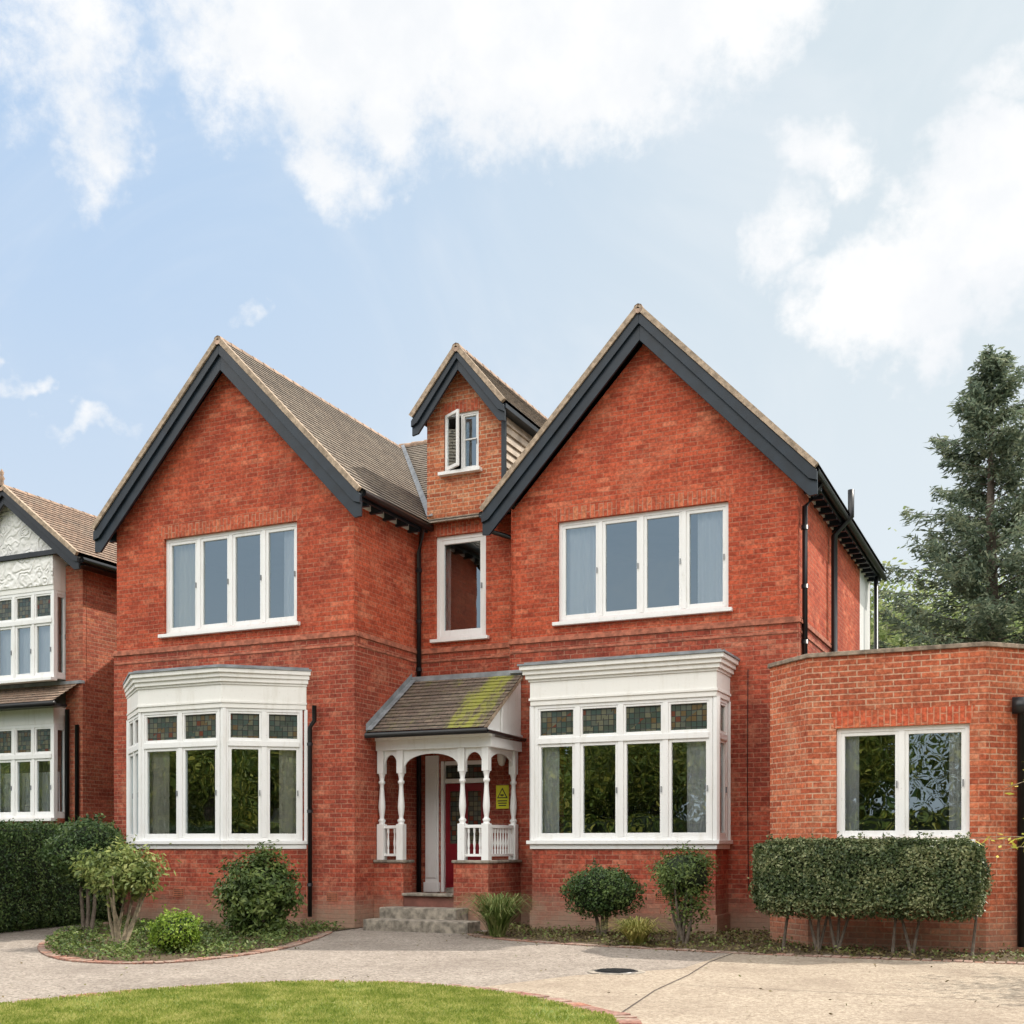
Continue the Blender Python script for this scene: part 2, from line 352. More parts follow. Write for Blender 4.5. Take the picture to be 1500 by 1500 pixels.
# ------------------------------------------------------------ window builder
class House:
    def __init__(s,name):
        s.e=empty(name); s.parts={}
    def a(s,name,mat,bev=0,smooth=False):
        if name not in s.parts:
            s.parts[name]=Acc(name,mat,s.e,smooth); s.parts[name].bev=bev
        return s.parts[name]
    def build(s):
        for p in s.parts.values(): p.build()
    def window(s,x0,x1,z0,z1,n,M=I4,zt=None,y=0.,fw=.06,mw=.07,sw=.05,sill=True,skip=(),glass='glass'):
        W=s.a('window_frames',M_white,.004); Gl=s.a(glass,M_glass); L=s.a('leaded_lights',M_leaded)
        d=.09
        W.box(x0,x0+fw,y,y+d,z0,z1,M); W.box(x1-fw,x1,y,y+d,z0,z1,M)
        W.box(x0+fw,x1-fw,y,y+d,z0,z0+fw,M); W.box(x0+fw,x1-fw,y,y+d,z1-fw,z1,M)
        wi=(x1-x0-2*fw-(n-1)*mw)/n
        bands=[(z0+fw,z1-fw,False)] if zt is None else [(z0+fw,zt-.045,False),(zt+.045,z1-fw,True)]
        if zt is not None: W.box(x0+fw,x1-fw,y-.015,y+d,zt-.045,zt+.045,M)
        for i in range(n):
            a=x0+fw+i*(wi+mw); b=a+wi
            for c0,c1,lead in bands:
                if i<n-1: W.box(b,b+mw,y-.004,y+d,c0,c1,M)
                if i in skip: continue
                q=sw if not lead else .035
                W.box(a,a+q,y+.012,y+.07,c0,c1,M); W.box(b-q,b,y+.012,y+.07,c0,c1,M)
                W.box(a+q,b-q,y+.012,y+.07,c0,c0+q*1.3,M); W.box(a+q,b-q,y+.012,y+.07,c1-q,c1,M)
                ty=random.uniform(-.004,.004)   # each pane sits at its own slight tilt
                (L if lead else Gl).poly([(a+q,y+.045+ty,c0+q*1.3),(b-q,y+.045-ty,c0+q*1.3),(b-q,y+.045-ty*.4,c1-q),(a+q,y+.045+ty*.7,c1-q)],M)
                if not lead:
                    s.a('window_handles',M_lead).box(b-q*.7,b-q*.4,y-.01,y+.011,(c0+c1)/2-.06,(c0+c1)/2+.03,M)
        if sill:
            W.box(x0-.07,x1+.07,y-.14,y+.02,z0-.06,z0-.002,M)
    def room(s,x0,x1,y0,y1,z0,z1):
        R=s.a('interior',M_int)
        R.poly([(x0,y1,z0),(x1,y1,z0),(x1,y1,z1),(x0,y1,z1)]); R.poly([(x0,y0,z0),(x0,y1,z0),(x0,y1,z1),(x0,y0,z1)])
        R.poly([(x1,y0,z0),(x1,y1,z0),(x1,y1,z1),(x1,y0,z1)]); R.poly([(x0,y0,z1),(x1,y0,z1),(x1,y1,z1),(x0,y1,z1)])
        s.a('interior_floor',M_floor).poly([(x0,y0,z0),(x1,y0,z0),(x1,y1,z0),(x0,y1,z0)])
    def curtain(s,x0,x1,z0,z1,y,M=I4,mat=None,name='curtains'):
        C=s.a(name,mat or M_curt,smooth=True); n=max(8,int((x1-x0)/.02)); b=len(C.v); ph=random.random()*6
        for i in range(n+1):
            x=x0+(x1-x0)*i/n; yy=y+.03*math.sin(x*55+ph)+.012*math.sin(x*131)
            C.v.append(tuple(M@Vector((x,yy,z0)))); C.v.append(tuple(M@Vector((x,yy*.5+y*.5,z1))))
        for i in range(n): C.f.append((b+2*i,b+2*i+2,b+2*i+3,b+2*i+1))
    def slope(s,name,mat,xe,ze,xr,zr,y0,y1,g=.125,clip=None):
        A=s.a(name,mat); L=math.hypot(xr-xe,zr-ze); n=int(round(L/g)); dx=(xr-xe)/L; dz=(zr-ze)/L
        nx,nz=-dz,dx
        if nz<0: nx,nz=-nx,-nz
        for i in range(n):
            a=L*i/n; b=L*(i+1)/n
            p=lambda u,o:(xe+dx*u+nx*o,ze+dz*u+nz*o)
            p0=p(a,.036);p1=p(b,.020);p2=p(b,.036)
            A.poly([(p0[0],y0,p0[1]),(p0[0],y1,p0[1]),(p1[0],y1,p1[1]),(p1[0],y0,p1[1])])
            if i<n-1: A.poly([(p1[0],y0,p1[1]),(p1[0],y1,p1[1]),(p2[0],y1,p2[1]),(p2[0],y0,p2[1])])
        V=s.a('verge',M_verge); o0=-.045;o1=.038
        q=[(xe+nx*o0,ze+nz*o0),(xe+nx*o1,ze+nz*o1),(xr+nx*o1,zr+nz*o1),(xr+nx*o0,zr+nz*o0)]
        V.xz(q,y0-.03,y0+.04)
        S=s.a('soffit',M_navy); S.poly([(q[0][0],y0,q[0][1]),(q[0][0],y1,q[0][1]),(q[3][0],y1,q[3][1]),(q[3][0],y0,q[3][1])])
    def gable(s,cx,half,ze,zr,y0,y1,barge,tname='roof_tiles',tmat=None,bt=.07,bname='bargeboards',bmat=None):
        tmat=tmat or M_tile
        for sg in (-1,1): s.slope(tname,tmat,cx+sg*half,ze,cx,zr,y0,y1)
        R=s.a('ridge_tiles',M_ridge,smooth=True); n=int((y1-y0)/.3)
        for i in range(n):
            a=y0-.03+(y1-y0)*i/n; R.tube([(cx,a,zr-.03),(cx,a+(y1-y0)/n-.01,zr-.035)],[.078,.074],8)
        B=s.a(bname,bmat or M_navy,.004); L=math.hypot(half,zr-ze); pz=(zr-ze)/half
        vert=barge/ (half/L)
        o=.05*L/half
        for w,ya,yb in ((vert,y0+.045,y0+.09),(vert*.42,y0+.0,y0+.044)):
            for sg in (-1,1):
                xe=cx+sg*(half)
                B.xz([(cx,zr-o),(xe,ze-o),(xe,ze-o-w*.8),(xe-sg*.12,ze-o-w+pz*.12*0.6),(cx,zr-o-w)],ya,yb)

H=House('brick_house')
W=H.a('window_frames',M_white,.004)
ZE,ZR=6.92,9.80
SP=4.70
def gable_block(x0,x1,yf,cx,up,bayhole):
    M=frame(0,yf); lo=H.a('walls_lower',M_brick_lo); hi=H.a('walls',M_brick)
    lo.wall(x0-.035,x1+.035,G-.05,SP,[bayhole],M,rev=.3,y=-.035)
    hi.wall(x0,x1,SP,6.92,[up],M)
    hw=(x1-x0)/2; pk=6.92+hw*(ZR-ZE)/2.78
    hi.poly([(x0,0,6.92),(x1,0,6.92),((x0+x1)/2,0,pk)],M)
# left gable
gable_block(-15.35,-10.35,16.3,-12.85,(-14.27,-11.46,4.97,6.65),(-14.9,-11.4,1.3,3.55))
H.window(-14.27,-11.46,4.97,6.65,4,frame(0,16.36))
H.gable(-12.84,2.78,ZE,ZR,16.0,22.3,.30)
# right gable
gable_block(-8.38,-3.6,18.15,-6.0,(-7.55,-4.67,4.97,6.64),(-7.55,-4.75,1.3,3.55))
H.window(-7.55,-4.67,4.97,6.64,4,frame(0,18.21))
H.gable(-6.04,2.78,ZE,ZR,17.85,25.7,.30)
# side walls
lo=H.a('walls_lower',M_brick_lo); hi=H.a('walls',M_brick); Z0=G-.05
MR=frame(-10.35,16.3,90); lo.wall(-.035,2.12,Z0,SP,(),MR,y=-.035); hi.wall(0,2.15,SP,6.95,(),MR)
ML=frame(-15.35,26,-90); hi.wall(0,9.7,Z0,6.95,(),ML)
lo.wall(.0,9.735,Z0,SP,(),ML,y=-.035)
MS=frame(-3.6,18.15,90); lo.wall(-.035,7.6,Z0,SP,(),MS,y=-.035); hi.wall(0,6.2,SP,6.95,(),MS)
H.a('render_wall',M_white).wall(6.2,7.6,SP,6.95,(),MS)
hi.wall(-15.35,-3.6,Z0,6.95,(),frame(0,25.8))
hi.poly([(-8.4,25.6,6.9),(-3.6,25.6,6.9),(-6,25.6,9.4)])
hi.wall(0,8,Z0,6.95,(),frame(-8.38,26.1,-90))
# centre wall
MC=frame(0,18.4)
lo.wall(-10.35,-8.3,Z0,SP,[(-9.87,-8.95,.45,2.75)],MC,y=-.03)
hi.wall(-10.35,-8.3,SP,6.95,[(-9.99,-9.0,4.9,6.72)],MC)
H.window(-9.99,-9.0,4.9,6.72,1,frame(0,18.45),fw=.07,sw=.07)
D=H.a('dormer_walls',M_brick_dor)
D.wall(-10.16,-8.68,6.95,8.85,[(-9.82,-9.14,7.82,8.84)],MC)
D.poly([(-10.16,0,8.85),(-8.68,0,8.85),(-9.42,0,9.75)],MC)
D.wall(0,4,6.9,9.0,(),frame(-10.16,22.4,-90))
# dormer window + open casement
H.window(-9.82,-9.14,7.82,8.84,2,frame(0,18.43),fw=.04,mw=.035,sw=.03,skip=(0,))
Ms=frame(-9.79,18.385,-30); sw_=.40
W.box(0,.05,0,.04,7.85,8.83,Ms);W.box(sw_-.05,sw_,0,.04,7.85,8.83,Ms);W.box(.05,sw_-.05,0,.04,7.85,7.91,Ms);W.box(.05,sw_-.05,0,.04,8.78,8.83,Ms)
H.a('glass',M_glass).poly([(.05,.02,7.91),(sw_-.05,.02,7.91),(sw_-.05,.02,8.78),(.05,.02,8.78)],Ms)
W.box(-9.44,-9.18,.05,.07,8.36,8.385,MC)
H.gable(-9.42,.90,8.80,9.88,18.1,22.2,.20)
# dormer cheek, lapped boards
C=H.a('dormer_cheek',M_board)
z=6.9
while z<8.85:
    C.poly([(-8.645,18.45,z),(-8.645,22,z),(-8.68,22,z+.15),(-8.68,18.45,z+.15)])
    C.poly([(-8.68,18.45,z),(-8.68,22,z),(-8.645,22,z),(-8.645,18.45,z)]); z+=.15
H.a('bargeboards',M_navy,.004).box(-8.70,-8.63,18.385,18.46,6.9,8.85)
H.a('bargeboards',M_navy,.004).box(-8.68,-8.50,18.15,21.5,8.69,8.77)
# main roof (ridge along X)
MT=H.a('roof_tiles',M_tile)
def slope_y(acc,x0,x1,ye,ze,yr,zr,g=.125):
    L=math.hypot(yr-ye,zr-ze); n=int(round(L/g)); dy=(yr-ye)/L; dz=(zr-ze)/L; ny,nz=-dz,dy
    if nz<0: ny,nz=-ny,-nz
    for i in range(n):
        p=lambda u,o:(ye+dy*u+ny*o,ze+dz*u+nz*o)
        p0=p(L*i/n,.036);p1=p(L*(i+1)/n,.018);p2=p(L*(i+1)/n,.036)
        acc.poly([(x0,*p0),(x1,*p0),(x1,*p1),(x0,*p1)])
        if i<n-1: acc.poly([(x0,*p1),(x1,*p1),(x1,*p2),(x0,*p2)])
slope_y(MT,-15.5,-5.9,18.25,6.9,22.2,9.86); slope_y(MT,-15.5,-5.9,26.1,6.9,22.2,9.86)
for i in range(30): H.a('ridge_tiles',M_ridge,smooth=True).tube([(-15.4+i*.31,22.2,9.87),(-15.1+i*.31,22.2,9.86)],[.09,.083],8)
# lead valley between left gable roof and main roof
V=H.a('lead_flashing',M_lead)
def vz(x): return 9.80-(x+12.84)*(2.88/2.78)
def vy(z): return 18.25+(z-6.9)*(3.95/2.96)
p=[(x,vy(vz(x)),vz(x)) for x in (-12.84,-10.15)]
V.poly([(p[0][0]-.02,p[0][1],p[0][2]+.09),(p[0][0]+.12,p[0][1]-.1,p[0][2]+.06),(p[1][0]+.16,p[1][1]-.1,p[1][2]+.06),(p[1][0]-.02,p[1][1],p[1][2]+.09)])
V.box(-10.42,-10.17,18.05,18.5,6.86,6.99)
# string course
Bd=H.a('string_course',M_band,.006)
def band(x0,x1,M,z=SP):
    Bd.box(x0-.05,x1+.05,-.062,0,z-.045,z+.015,M); Bd.box(x0-.03,x1+.03,-.045,0,z+.0152,z+.05,M); 
    Bd.box(x0-.02,x1+.02,-.05,-.03,z-.20,z-.16,M)
band(-15.35,-10.35,frame(0,16.3)); band(0.06,2.1,MR); band(-8.38,-3.6,frame(0,18.15)); band(0.06,7.6,MS); band(-10.3,-8.4,MC)
# flat brick arches
def arch(x0,x1,z,M,mat=M_sold,h=.3,sp=.16,nm='brick_arches',dome=.0):
    A=H.a(nm,mat); A.xz([(x0-.02,z+.003),(x1+.02,z+.003),(x1+sp,z+h),((x0+x1)/2,z+h+dome),(x0-sp,z+h)],-.004,.02,M)
arch(-14.27,-11.46,6.65,frame(0,16.3),h=.22); arch(-7.55,-4.67,6.64,frame(0,18.15),h=.22); arch(-9.99,-9.0,6.72,MC,h=.2,sp=.05)
arch(-9.82,-9.14,8.84,MC,h=.2,sp=.03)
# eaves brackets + gutters
def eaves(x,sg,y0,y1,z,step=.42):
    K=H.a('eaves_brackets',M_navy); y=y0+.25
    while y<y1-.1:
        K.box(min(x,x+sg*.22),max(x,x+sg*.22),y,y+.07,z-.20,z-.06); y+=step
    H.a('gutters',M_black,smooth=True).tube([(x+sg*.30,y0,z-.07),(x+sg*.30,y1,z-.09)],.058)
    H.a('bargeboards',M_navy,.004).box(*sorted((x+sg*.20,x+sg*.235)),y0+.1,y1,z-.16,z-.02)
    H.a('eaves_white',M_cream).box(*sorted((x+sg*.002,x+sg*.03)),y0+.3,y1,z-.16,z-.03)
eaves(-10.35,1,16.1,18.35,6.95); eaves(-3.6,1,17.95,25.7,6.95); eaves(-15.35,-1,16.1,22,6.95)
P=H.a('downpipes',M_black,smooth=True)
P.tube([(-10.08,18.1,6.86),(-10.16,18.2,6.7),(-10.27,18.3,6.45),(-10.27,18.3,4.2)],.042)
P.tube([(-10.27,18.3,4.2),(-10.27,18.3,.4)],.042)
P.tube([(-8.82,17.98,6.82),(-8.8,18.1,6.62),(-8.55,18.3,6.55),(-8.42,18.32,6.48),(-8.42,18.32,4.1)],.042)
P.tube([(-8.82,17.86,6.84),(-8.82,18.4,6.84)],.06)
P.tube([(-3.3,18.5,6.86),(-3.33,18.45,6.7),(-3.52,18.3,6.45),(-3.52,18.3,3.8)],.042)
P.tube([(-3.5,20.8,3.8),(-3.5,20.8,6.6),(-3.22,20.8,6.9),(-3.22,20.8,7.35)],.055)
P.tube([(-3.4,25.2,3.8),(-3.4,25.2,6.8)],.045)
for z in (4.35,5.2,6.1): P.tube([(-10.27,18.3,z),(-10.27,18.3,z+.06)],.055); P.tube([(-8.42,18.32,z),(-8.42,18.32,z+.06)],.055); P.tube([(-3.52,18.3,z),(-3.52,18.3,z+.06)],.055)
P.tube([(-11.02,16.16,3.55),(-11.02,16.16,3.3),(-11.12,16.18,3.2),(-11.12,16.18,.1)],.038)
for z in (.6,1.8,2.9): P.tube([(-11.12,16.18,z),(-11.12,16.18,z+.05)],.05)
H.a('cable',M_black).tube([(-4.35,18.10,4.0),(-4.36,18.10,2.2),(-4.34,18.10,.6)],.006,5)
# terracotta air bricks near the base
AB=H.a('air_bricks',simple('terracotta',(.42,.14,.075),.9,.3,9)); AH=H.a('air_brick_holes',M_black)
def airbrick(x,z,y):
    AB.box(x,x+.215,y-.006,y+.001,z,z+.14)
    for i in range(7):
        for j in range(4): AH.box(x+.018+i*.028,x+.032+i*.028,y-.009,y-.0062,z+.016+j*.031,z+.030+j*.031)
airbrick(-10.85,.36,16.265); airbrick(-4.2,.36,18.115); airbrick(-5.6,.42,17.35); airbrick(-13.3,.42,15.42)

# ------------------------------------------------------------ bays
def bay(path,yw,z1,lights):
    base=H.a('walls_lower',M_brick_lo); Bc=H.a('bay_cornices',M_cream,.005); Ld=H.a('lead_flashing',M_lead)
    def pr(acc,d,z0,z1_,ins=0):
        pp=offset_path(path,d); pp[0]=(pp[0][0],yw-.001); pp[-1]=(pp[-1][0],yw-.001)
        acc.prism(pp,z0,z1_)
    pr(base,0,Z0,1.285); pr(base,.03,Z0,.22)
    pr(H.a('bay_sills',M_white,.006),.075,1.287,1.345); pr(H.a('bay_sills',M_white,.006),.03,1.21,1.286)
    for i in range(len(path)-1):
        a,b=path[i],path[i+1]; L=math.hypot(b[0]-a[0],b[1]-a[1]); dg=math.degrees(math.atan2(b[1]-a[1],b[0]-a[0]))
        if lights[i]: H.window(.05,L-.05,1.346,3.50,lights[i],frame(a[0],a[1],dg),zt=2.93,y=.0,sill=False,fw=.05,mw=.085,sw=.05)
    for q in path:
        W.prism([(q[0]+.062*math.cos(k*math.pi/4+.39),q[1]+.05+.062*math.sin(k*math.pi/4+.39)) for k in range(8)],1.346,3.50)
    for d,a,b in ((.025,3.501,3.58),(.045,3.58,3.62),(.028,3.62,3.88),(.05,3.88,3.92),(.085,3.92,3.99),(.12,3.99,4.06),(.16,4.06,4.13)): pr(Bc,d,a,b)
    pr(Ld,.185,4.131,4.16); 
    pp=offset_path(path,.1); pp[0]=(pp[0][0],yw-.001); pp[-1]=(pp[-1][0],yw-.001); Ld.prism(pp,4.161,4.19)
LB=[(-15.06,16.262),(-14.02,15.42),(-12.30,15.42),(-11.26,16.262)]
bay(LB,16.264,0,[2,2,2])
RB=[(-7.66,18.112),(-7.66,17.35),(-4.66,17.35),(-4.66,18.112)]
bay(RB,18.114,0,[1,4,1])
H.room(-15.2,-10.5,16.34,19.8,.35,3.58); H.room(-15.2,-10.5,16.45,19.8,4.2,6.8)
H.room(-8.2,-3.75,18.19,21.8,.35,3.58); H.room(-8.2,-3.75,18.3,21.8,4.2,6.8)
H.room(-10.25,-8.45,18.5,20.8,4.2,6.9); H.room(-10.1,-8.75,18.5,20,7.2,8.9)
# curtains
MC1=frame(0,18.30); H.curtain(-7.49,-6.90,5.0,6.58,.06,MC1); H.curtain(-5.22,-4.73,5.0,6.58,.06,MC1)
ML1=frame(0,16.45); H.curtain(-14.22,-13.68,5.0,6.6,.06,ML1,M_curt2,'cream_curtains'); H.curtain(-11.85,-11.50,5.0,6.6,.06,ML1)
H.curtain(-13.95,-13.5,1.4,2.9,.15,frame(0,15.42),M_curt2,'cream_curtains'); H.curtain(.92,1.25,1.4,2.9,.15,frame(-12.3,15.42,40.2),M_curt2,'cream_curtains')
H.curtain(-5.15,-4.80,1.4,2.9,.16,frame(0,17.35)); H.curtain(-7.58,-7.25,1.4,2.9,.16,frame(0,17.35))
H.curtain(-9.9,-9.8,4.95,6.6,.25,MC)
F=H.a('room_furniture',simple('dark_wood',(.08,.045,.03),.4,.2,5))
F.box(-14.3,-12.9,18.2,19.0,.36,1.25); F.box(-12.4,-11.6,19.2,19.7,.36,2.3); F.box(-7.2,-5.6,20.6,21.3,.36,1.3); F.box(-5.2,-4.4,21.2,21.7,.36,2.4)
H.a('lamp_shade',M_cream,smooth=True).lathe([(.18,1.7),(.10,1.98)],-13.4,18.5,16)
H.a('lamp_shade',M_cream,smooth=True).lathe([(.20,2.75),(.10,2.98)],-6.1,19.8,16)

# ------------------------------------------------------------ porch
PF=16.85; fz=.44; PX0,PX1=-10.31,-8.20
Pw=H.a('porch_woodwork',M_white,.004); Pb=H.a('porch_brick',M_brick_lo); St=H.a('steps',M_stone,.015)
Pb.box(PX0,-9.75,PF,PF+.30,Z0,.98); Pb.box(-8.82,PX1,PF,PF+.30,Z0,.98); Pb.box(PX1-.26,PX1-.004,PF+.301,18.10,Z0,.979)
St.box(PX0-.0,-9.72,PF-.03,PF+.33,.981,1.03); St.box(-8.85,PX1+.03,PF-.03,PF+.33,.981,1.03); St.box(PX1-.29,PX1+.03,PF+.331,18.10,.981,1.03)
PFm=H.a('porch_floor',simple('quarry_tile',(.20,.075,.055),.6,.3,6))
PFm.box(-9.748,-8.822,PF+.01,PF+.302,Z0,fz); PFm.box(PX0,PX1-.262,PF+.303,18.365,Z0,fz-.001)
St.box(-9.748,-8.822,PF-.06,PF+.28,fz+.001,fz+.05)
St.box(-9.95,-8.55,16.42,PF-.004,Z0,.27); St.box(-9.98,-8.12,15.98,16.418,Z0,.10)
St.box(-9.60,-9.0,18.05,18.36,fz+.001,fz+.10)
def post(x,y,r=.055):
    Pw.box(x-.062,x+.062,y-.062,y+.062,1.031,1.62)
    T=H.a('turned_posts',M_white,smooth=True)
    T.lathe([(.062,1.62),(.045,1.64),(.062,1.67),(.062,1.69),(.038,1.71),(.036,1.74),(.05,1.82),(.058,1.9),(.052,2.0),(.042,2.12),(.036,2.22),(.036,2.28),(.055,2.30),(.055,2.33),(.036,2.35),(.045,2.41),(.055,2.44),(.055,2.46)],x,y,14)
    Pw.box(x-.058,x+.058,y-.058,y+.058,2.46,2.84)
yp=PF+.14; xs_=[-10.24,-9.87,-8.73,-8.30]
for x in xs_: post(x,yp)
post(-8.30,18.02)
Pw.box(PX0,PX1+.02,yp-.08,yp+.08,2.841,3.0); Pw.box(PX1-.17,PX1+.018,yp+.081,18.1,2.841,3.0)
Pw.box(PX0,PX1+.05,yp-.11,yp+.0,3.001,3.05)
def archpanel(x0,x1,M,zt=2.84,drop=.34,t=.03):
    n=14; pts=[]
    for i in range(n+1):
        a=math.pi*i/n; pts.append((x0+(x1-x0)*(.5-.5*math.cos(a)), zt-drop+(drop-.07)*math.sin(a)**.8 if 0<i<n else zt-drop))
    for i in range(n):
        Pw.xz([pts[i],pts[i+1],(pts[i+1][0],zt),(pts[i][0],zt)],-t/2,t/2,M)
Mp=frame(0,yp)
for a,b in ((-10.178,-9.932),(-9.808,-8.792),(-8.668,-8.362)): archpanel(a,b,Mp)
archpanel(.062,.98,frame(-8.30,yp,90))
def rail(x0,x1,M):
    Pw.box(x0,x1,-.035,.035,1.55,1.60,M); Pw.box(x0,x1,-.03,.03,1.09,1.13,M)
    n=max(2,int((x1-x0)/.10)); T=H.a('turned_posts',M_white,smooth=True)
    for i in range(n):
        x=x0+(i+.5)*(x1-x0)/n; q=M@Vector((x,0,0))
        T.lathe([(.018,1.13),(.018,1.2),(.012,1.22),(.024,1.3),(.014,1.4),(.012,1.46),(.02,1.48),(.02,1.55)],q.x,q.y,8)
rail(-10.178,-9.932,Mp); rail(-8.668,-8.362,Mp); rail(.062,.98,frame(-8.30,yp,90))
# porch roof
PR=H.a('porch_roof',M_tile_moss); slope_y(PR,-10.33,-8.16,16.62,3.10,18.13,4.14)
H.a('verge',M_verge).poly([(-8.16,16.62,3.05),(-8.16,18.13,4.09),(-8.16,18.13,4.16),(-8.16,16.62,3.13)])
Pw.poly([(-8.2,16.72,3.06),(-8.2,18.10,3.06),(-8.2,18.10,4.05)]); Pw.box(-8.19,-8.17,17.3,17.36,3.07,3.5); Pw.box(-8.198,-8.165,16.75,18.1,3.052,3.11)
H.a('porch_soffit',M_cream).poly([(PX0,16.7,3.06),(PX1,16.7,3.06),(PX1,18.3,3.06),(PX0,18.3,3.06)])
GT=H.a('gutters',M_black,smooth=True); GT.tube([(-10.33,16.60,3.07),(-8.1,16.60,3.07)],.045); GT.tube([(-8.1,16.60,3.06),(-8.1,18.05,3.03)],.03)
V=H.a('lead_flashing',M_lead)
V.box(-10.31,-8.16,18.08,18.115,4.10,4.22)
V.poly([(-10.31,16.6,3.26),(-10.31,18.13,4.3),(-10.31,18.13,4.14),(-10.31,16.6,3.1)]); V.poly([(-10.312,16.6,3.16),(-10.312,18.13,4.20),(-10.2,18.13,4.20),(-10.2,16.6,3.16)])
V.box(-8.38,-7.9,18.02,18.11,4.16,4.2)
# door
Dr=H.a('door',M_red,.004); MD=frame(0,18.43)
Dr.box(-9.81,-9.02,.0,.05,.5,1.3,MD)
for a,b in ((-9.81,-9.72),(-9.46,-9.37),(-9.11,-9.02)): Dr.box(a,b,0,.05,1.3,2.35,MD)
for a,b in ((-9.72,-9.46),(-9.37,-9.11)):
    Dr.box(a,b,0,.05,2.22,2.35,MD); H.a('door_glass',M_leaded).box(a,b,.02,.03,1.3,2.22,MD); Dr.box(a+.03,b-.03,-.012,-.001,.6,1.2,MD)
W.box(-9.87,-9.812,-.06,.06,.45,2.75,MD); W.box(-9.018,-8.95,-.06,.06,.45,2.75,MD); W.box(-9.81,-9.02,-.02,.06,2.36,2.44,MD); W.box(-9.81,-9.02,-.02,.06,2.68,2.75,MD)
H.a('leaded_lights',M_leaded).box(-9.81,-9.02,.02,.03,2.44,2.68,MD)
W.box(-10.16,-9.90,-.10,-.062,.45,2.85,MD); W.box(-10.13,-9.93,-.12,-.101,.7,2.6,MD); W.box(-10.18,-9.88,-.13,-.062,.45,.62,MD)
H.a('door_furniture',simple('brass',(.5,.36,.12),.3,.1,5,metal=1.)).lathe([(.0,1.36),(.03,1.37),(.03,1.41),(0,1.42)],-9.08,18.39,10)

# ------------------------------------------------------------ extension
X=H.a('extension_walls',M_brick_ext); ME=frame(0,15.7)
EZ=3.72
X.wall(-2.98,-.81,Z0,EZ,[(-2.62,-1.0,1.34,2.78)],ME)
MA=frame(-3.62,16.34,-45); X.wall(0,.905,Z0,EZ,(),MA)
MB=frame(-.81,15.7,45); X.wall(0,1.0,Z0,EZ,(),MB)
X.wall(0,1.85,Z0,EZ,(),frame(-3.62,18.2,-90)); X.wall(0,4,Z0,EZ,(),frame(-.103,16.407,90))
EP=[(-3.62,16.34),(-2.98,15.7),(-.81,15.7),(-.103,16.407)]
cop=H.a('extension_coping',simple('coping',(.32,.25,.19),.95,.6,8,.006),.006)
op=offset_path(EP,.035); ip=offset_path(EP,-.22)
for i in range(3): cop.prism([op[i],op[i+1],ip[i+1],ip[i]],EZ+.001,EZ+.055)
cop.box(-3.66,-3.4,16.36,18.1,EZ+.001,EZ+.05); cop.box(-.35,-.07,16.45,22,EZ+.001,EZ+.05)
H.a('flat_roof',M_asph).prism([(-3.59,18.1),(-3.59,16.38),(-2.95,15.74),(-.84,15.74),(-.14,16.44),(-.14,24),(-3.59,24)],3.45,3.5)
H.window(-2.62,-1.0,1.34,2.78,2,frame(0,15.75),fw=.055,mw=.075,sw=.045)
arch(-2.62,-1.0,2.78,ME,M_sold2,h=.22,sp=.06,nm='extension_arch')
H.room(-2.92,-.85,15.84,19.5,.3,3.2); H.curtain(-2.55,-2.35,1.4,2.7,.16,ME); H.curtain(-1.25,-1.05,1.4,2.7,.16,ME)
P=H.a('downpipes',M_black,smooth=True); P.tube([(-.42,16.0,2.95),(-.42,16.0,.0)],.045); P.box(-.52,-.32,15.9,16.02,2.9,3.1)
H.build()

# ------------------------------------------------------------ neighbour house
N=House('brick_house')
nb=N.a('walls',M_brick_n); 
nb.wall(-23,-17.1,Z0,6.7,(),frame(0,17.35)); nb.wall(0,9,Z0,6.75,(),frame(-17.1,17.35,90)); nb.wall(-23,-17.1,Z0,6.7,(),frame(0,26.3))
N.a('gable_panel',M_parg).xz([(-20.45,6.95),(-17.15,6.95),(-18.75,8.15)],17.05,17.2)
N.a('bay_panel',M_cream).box(-20.2,-17.55,16.95,17.349,6.2,6.95)
N.a('bay_panel',M_cream).box(-20.2,-17.55,16.95,17.349,3.62,3.95)
N.a('pargeting_band',M_parg).box(-20.2,-17.55,16.93,16.949,6.3,6.85)
N.a('gable_beam',M_black).box(-20.6,-17.0,16.88,17.3,6.86,6.95)
nb.box(-20.2,-17.55,16.95,17.347,Z0,1.8); nb.box(-17.54,-17.102,17.25,17.34,Z0,6.7)
N.window(-20.2,-17.55,4.5,6.2,5,frame(0,16.96),zt=5.62); N.window(-20.2,-17.55,1.8,3.62,5,frame(0,16.96),zt=3.0)
for q in ((4.5,6.2),(1.8,3.62)):
    N.window(0,.38,q[0],q[1],1,frame(-17.56,16.97,90),sill=False)
N.a('interior',M_int).box(-20.15,-17.6,17.3,17.34,1.8,6.2)
N.curtain(-20.1,-17.6,4.55,6.1,.16,frame(0,16.97),M_curt); N.curtain(-20.1,-17.6,1.85,2.7,.16,frame(0,16.97),M_curt)
pr=N.a('pent_roof',M_tile_n); slope_y(pr,-20.4,-17.2,16.6,3.98,17.3,4.42)
N.a('lead',M_lead).box(-20.4,-17.1,17.2,17.3,4.40,4.46); N.a('gutters',M_black,smooth=True).tube([(-20.4,16.58,3.95),(-17.15,16.58,3.95)],.05)
N.a('fascia',M_black).box(-20.4,-17.2,16.6,16.95,3.92,3.96)
N.gable(-18.75,1.95,6.78,8.3,16.8,25,.22,'roof_tiles',M_tile_n,bname='bargeboards',bmat=M_black)
N.a('gutters',M_black,smooth=True).tube([(-16.78,16.9,6.68),(-16.78,25,6.66)],.06)
N.a('finial',M_ridge,smooth=True).lathe([(.05,8.3),(.035,8.40),(.06,8.44),(.03,8.50),(.045,8.56),(0,8.64)],-18.75,16.8,10)
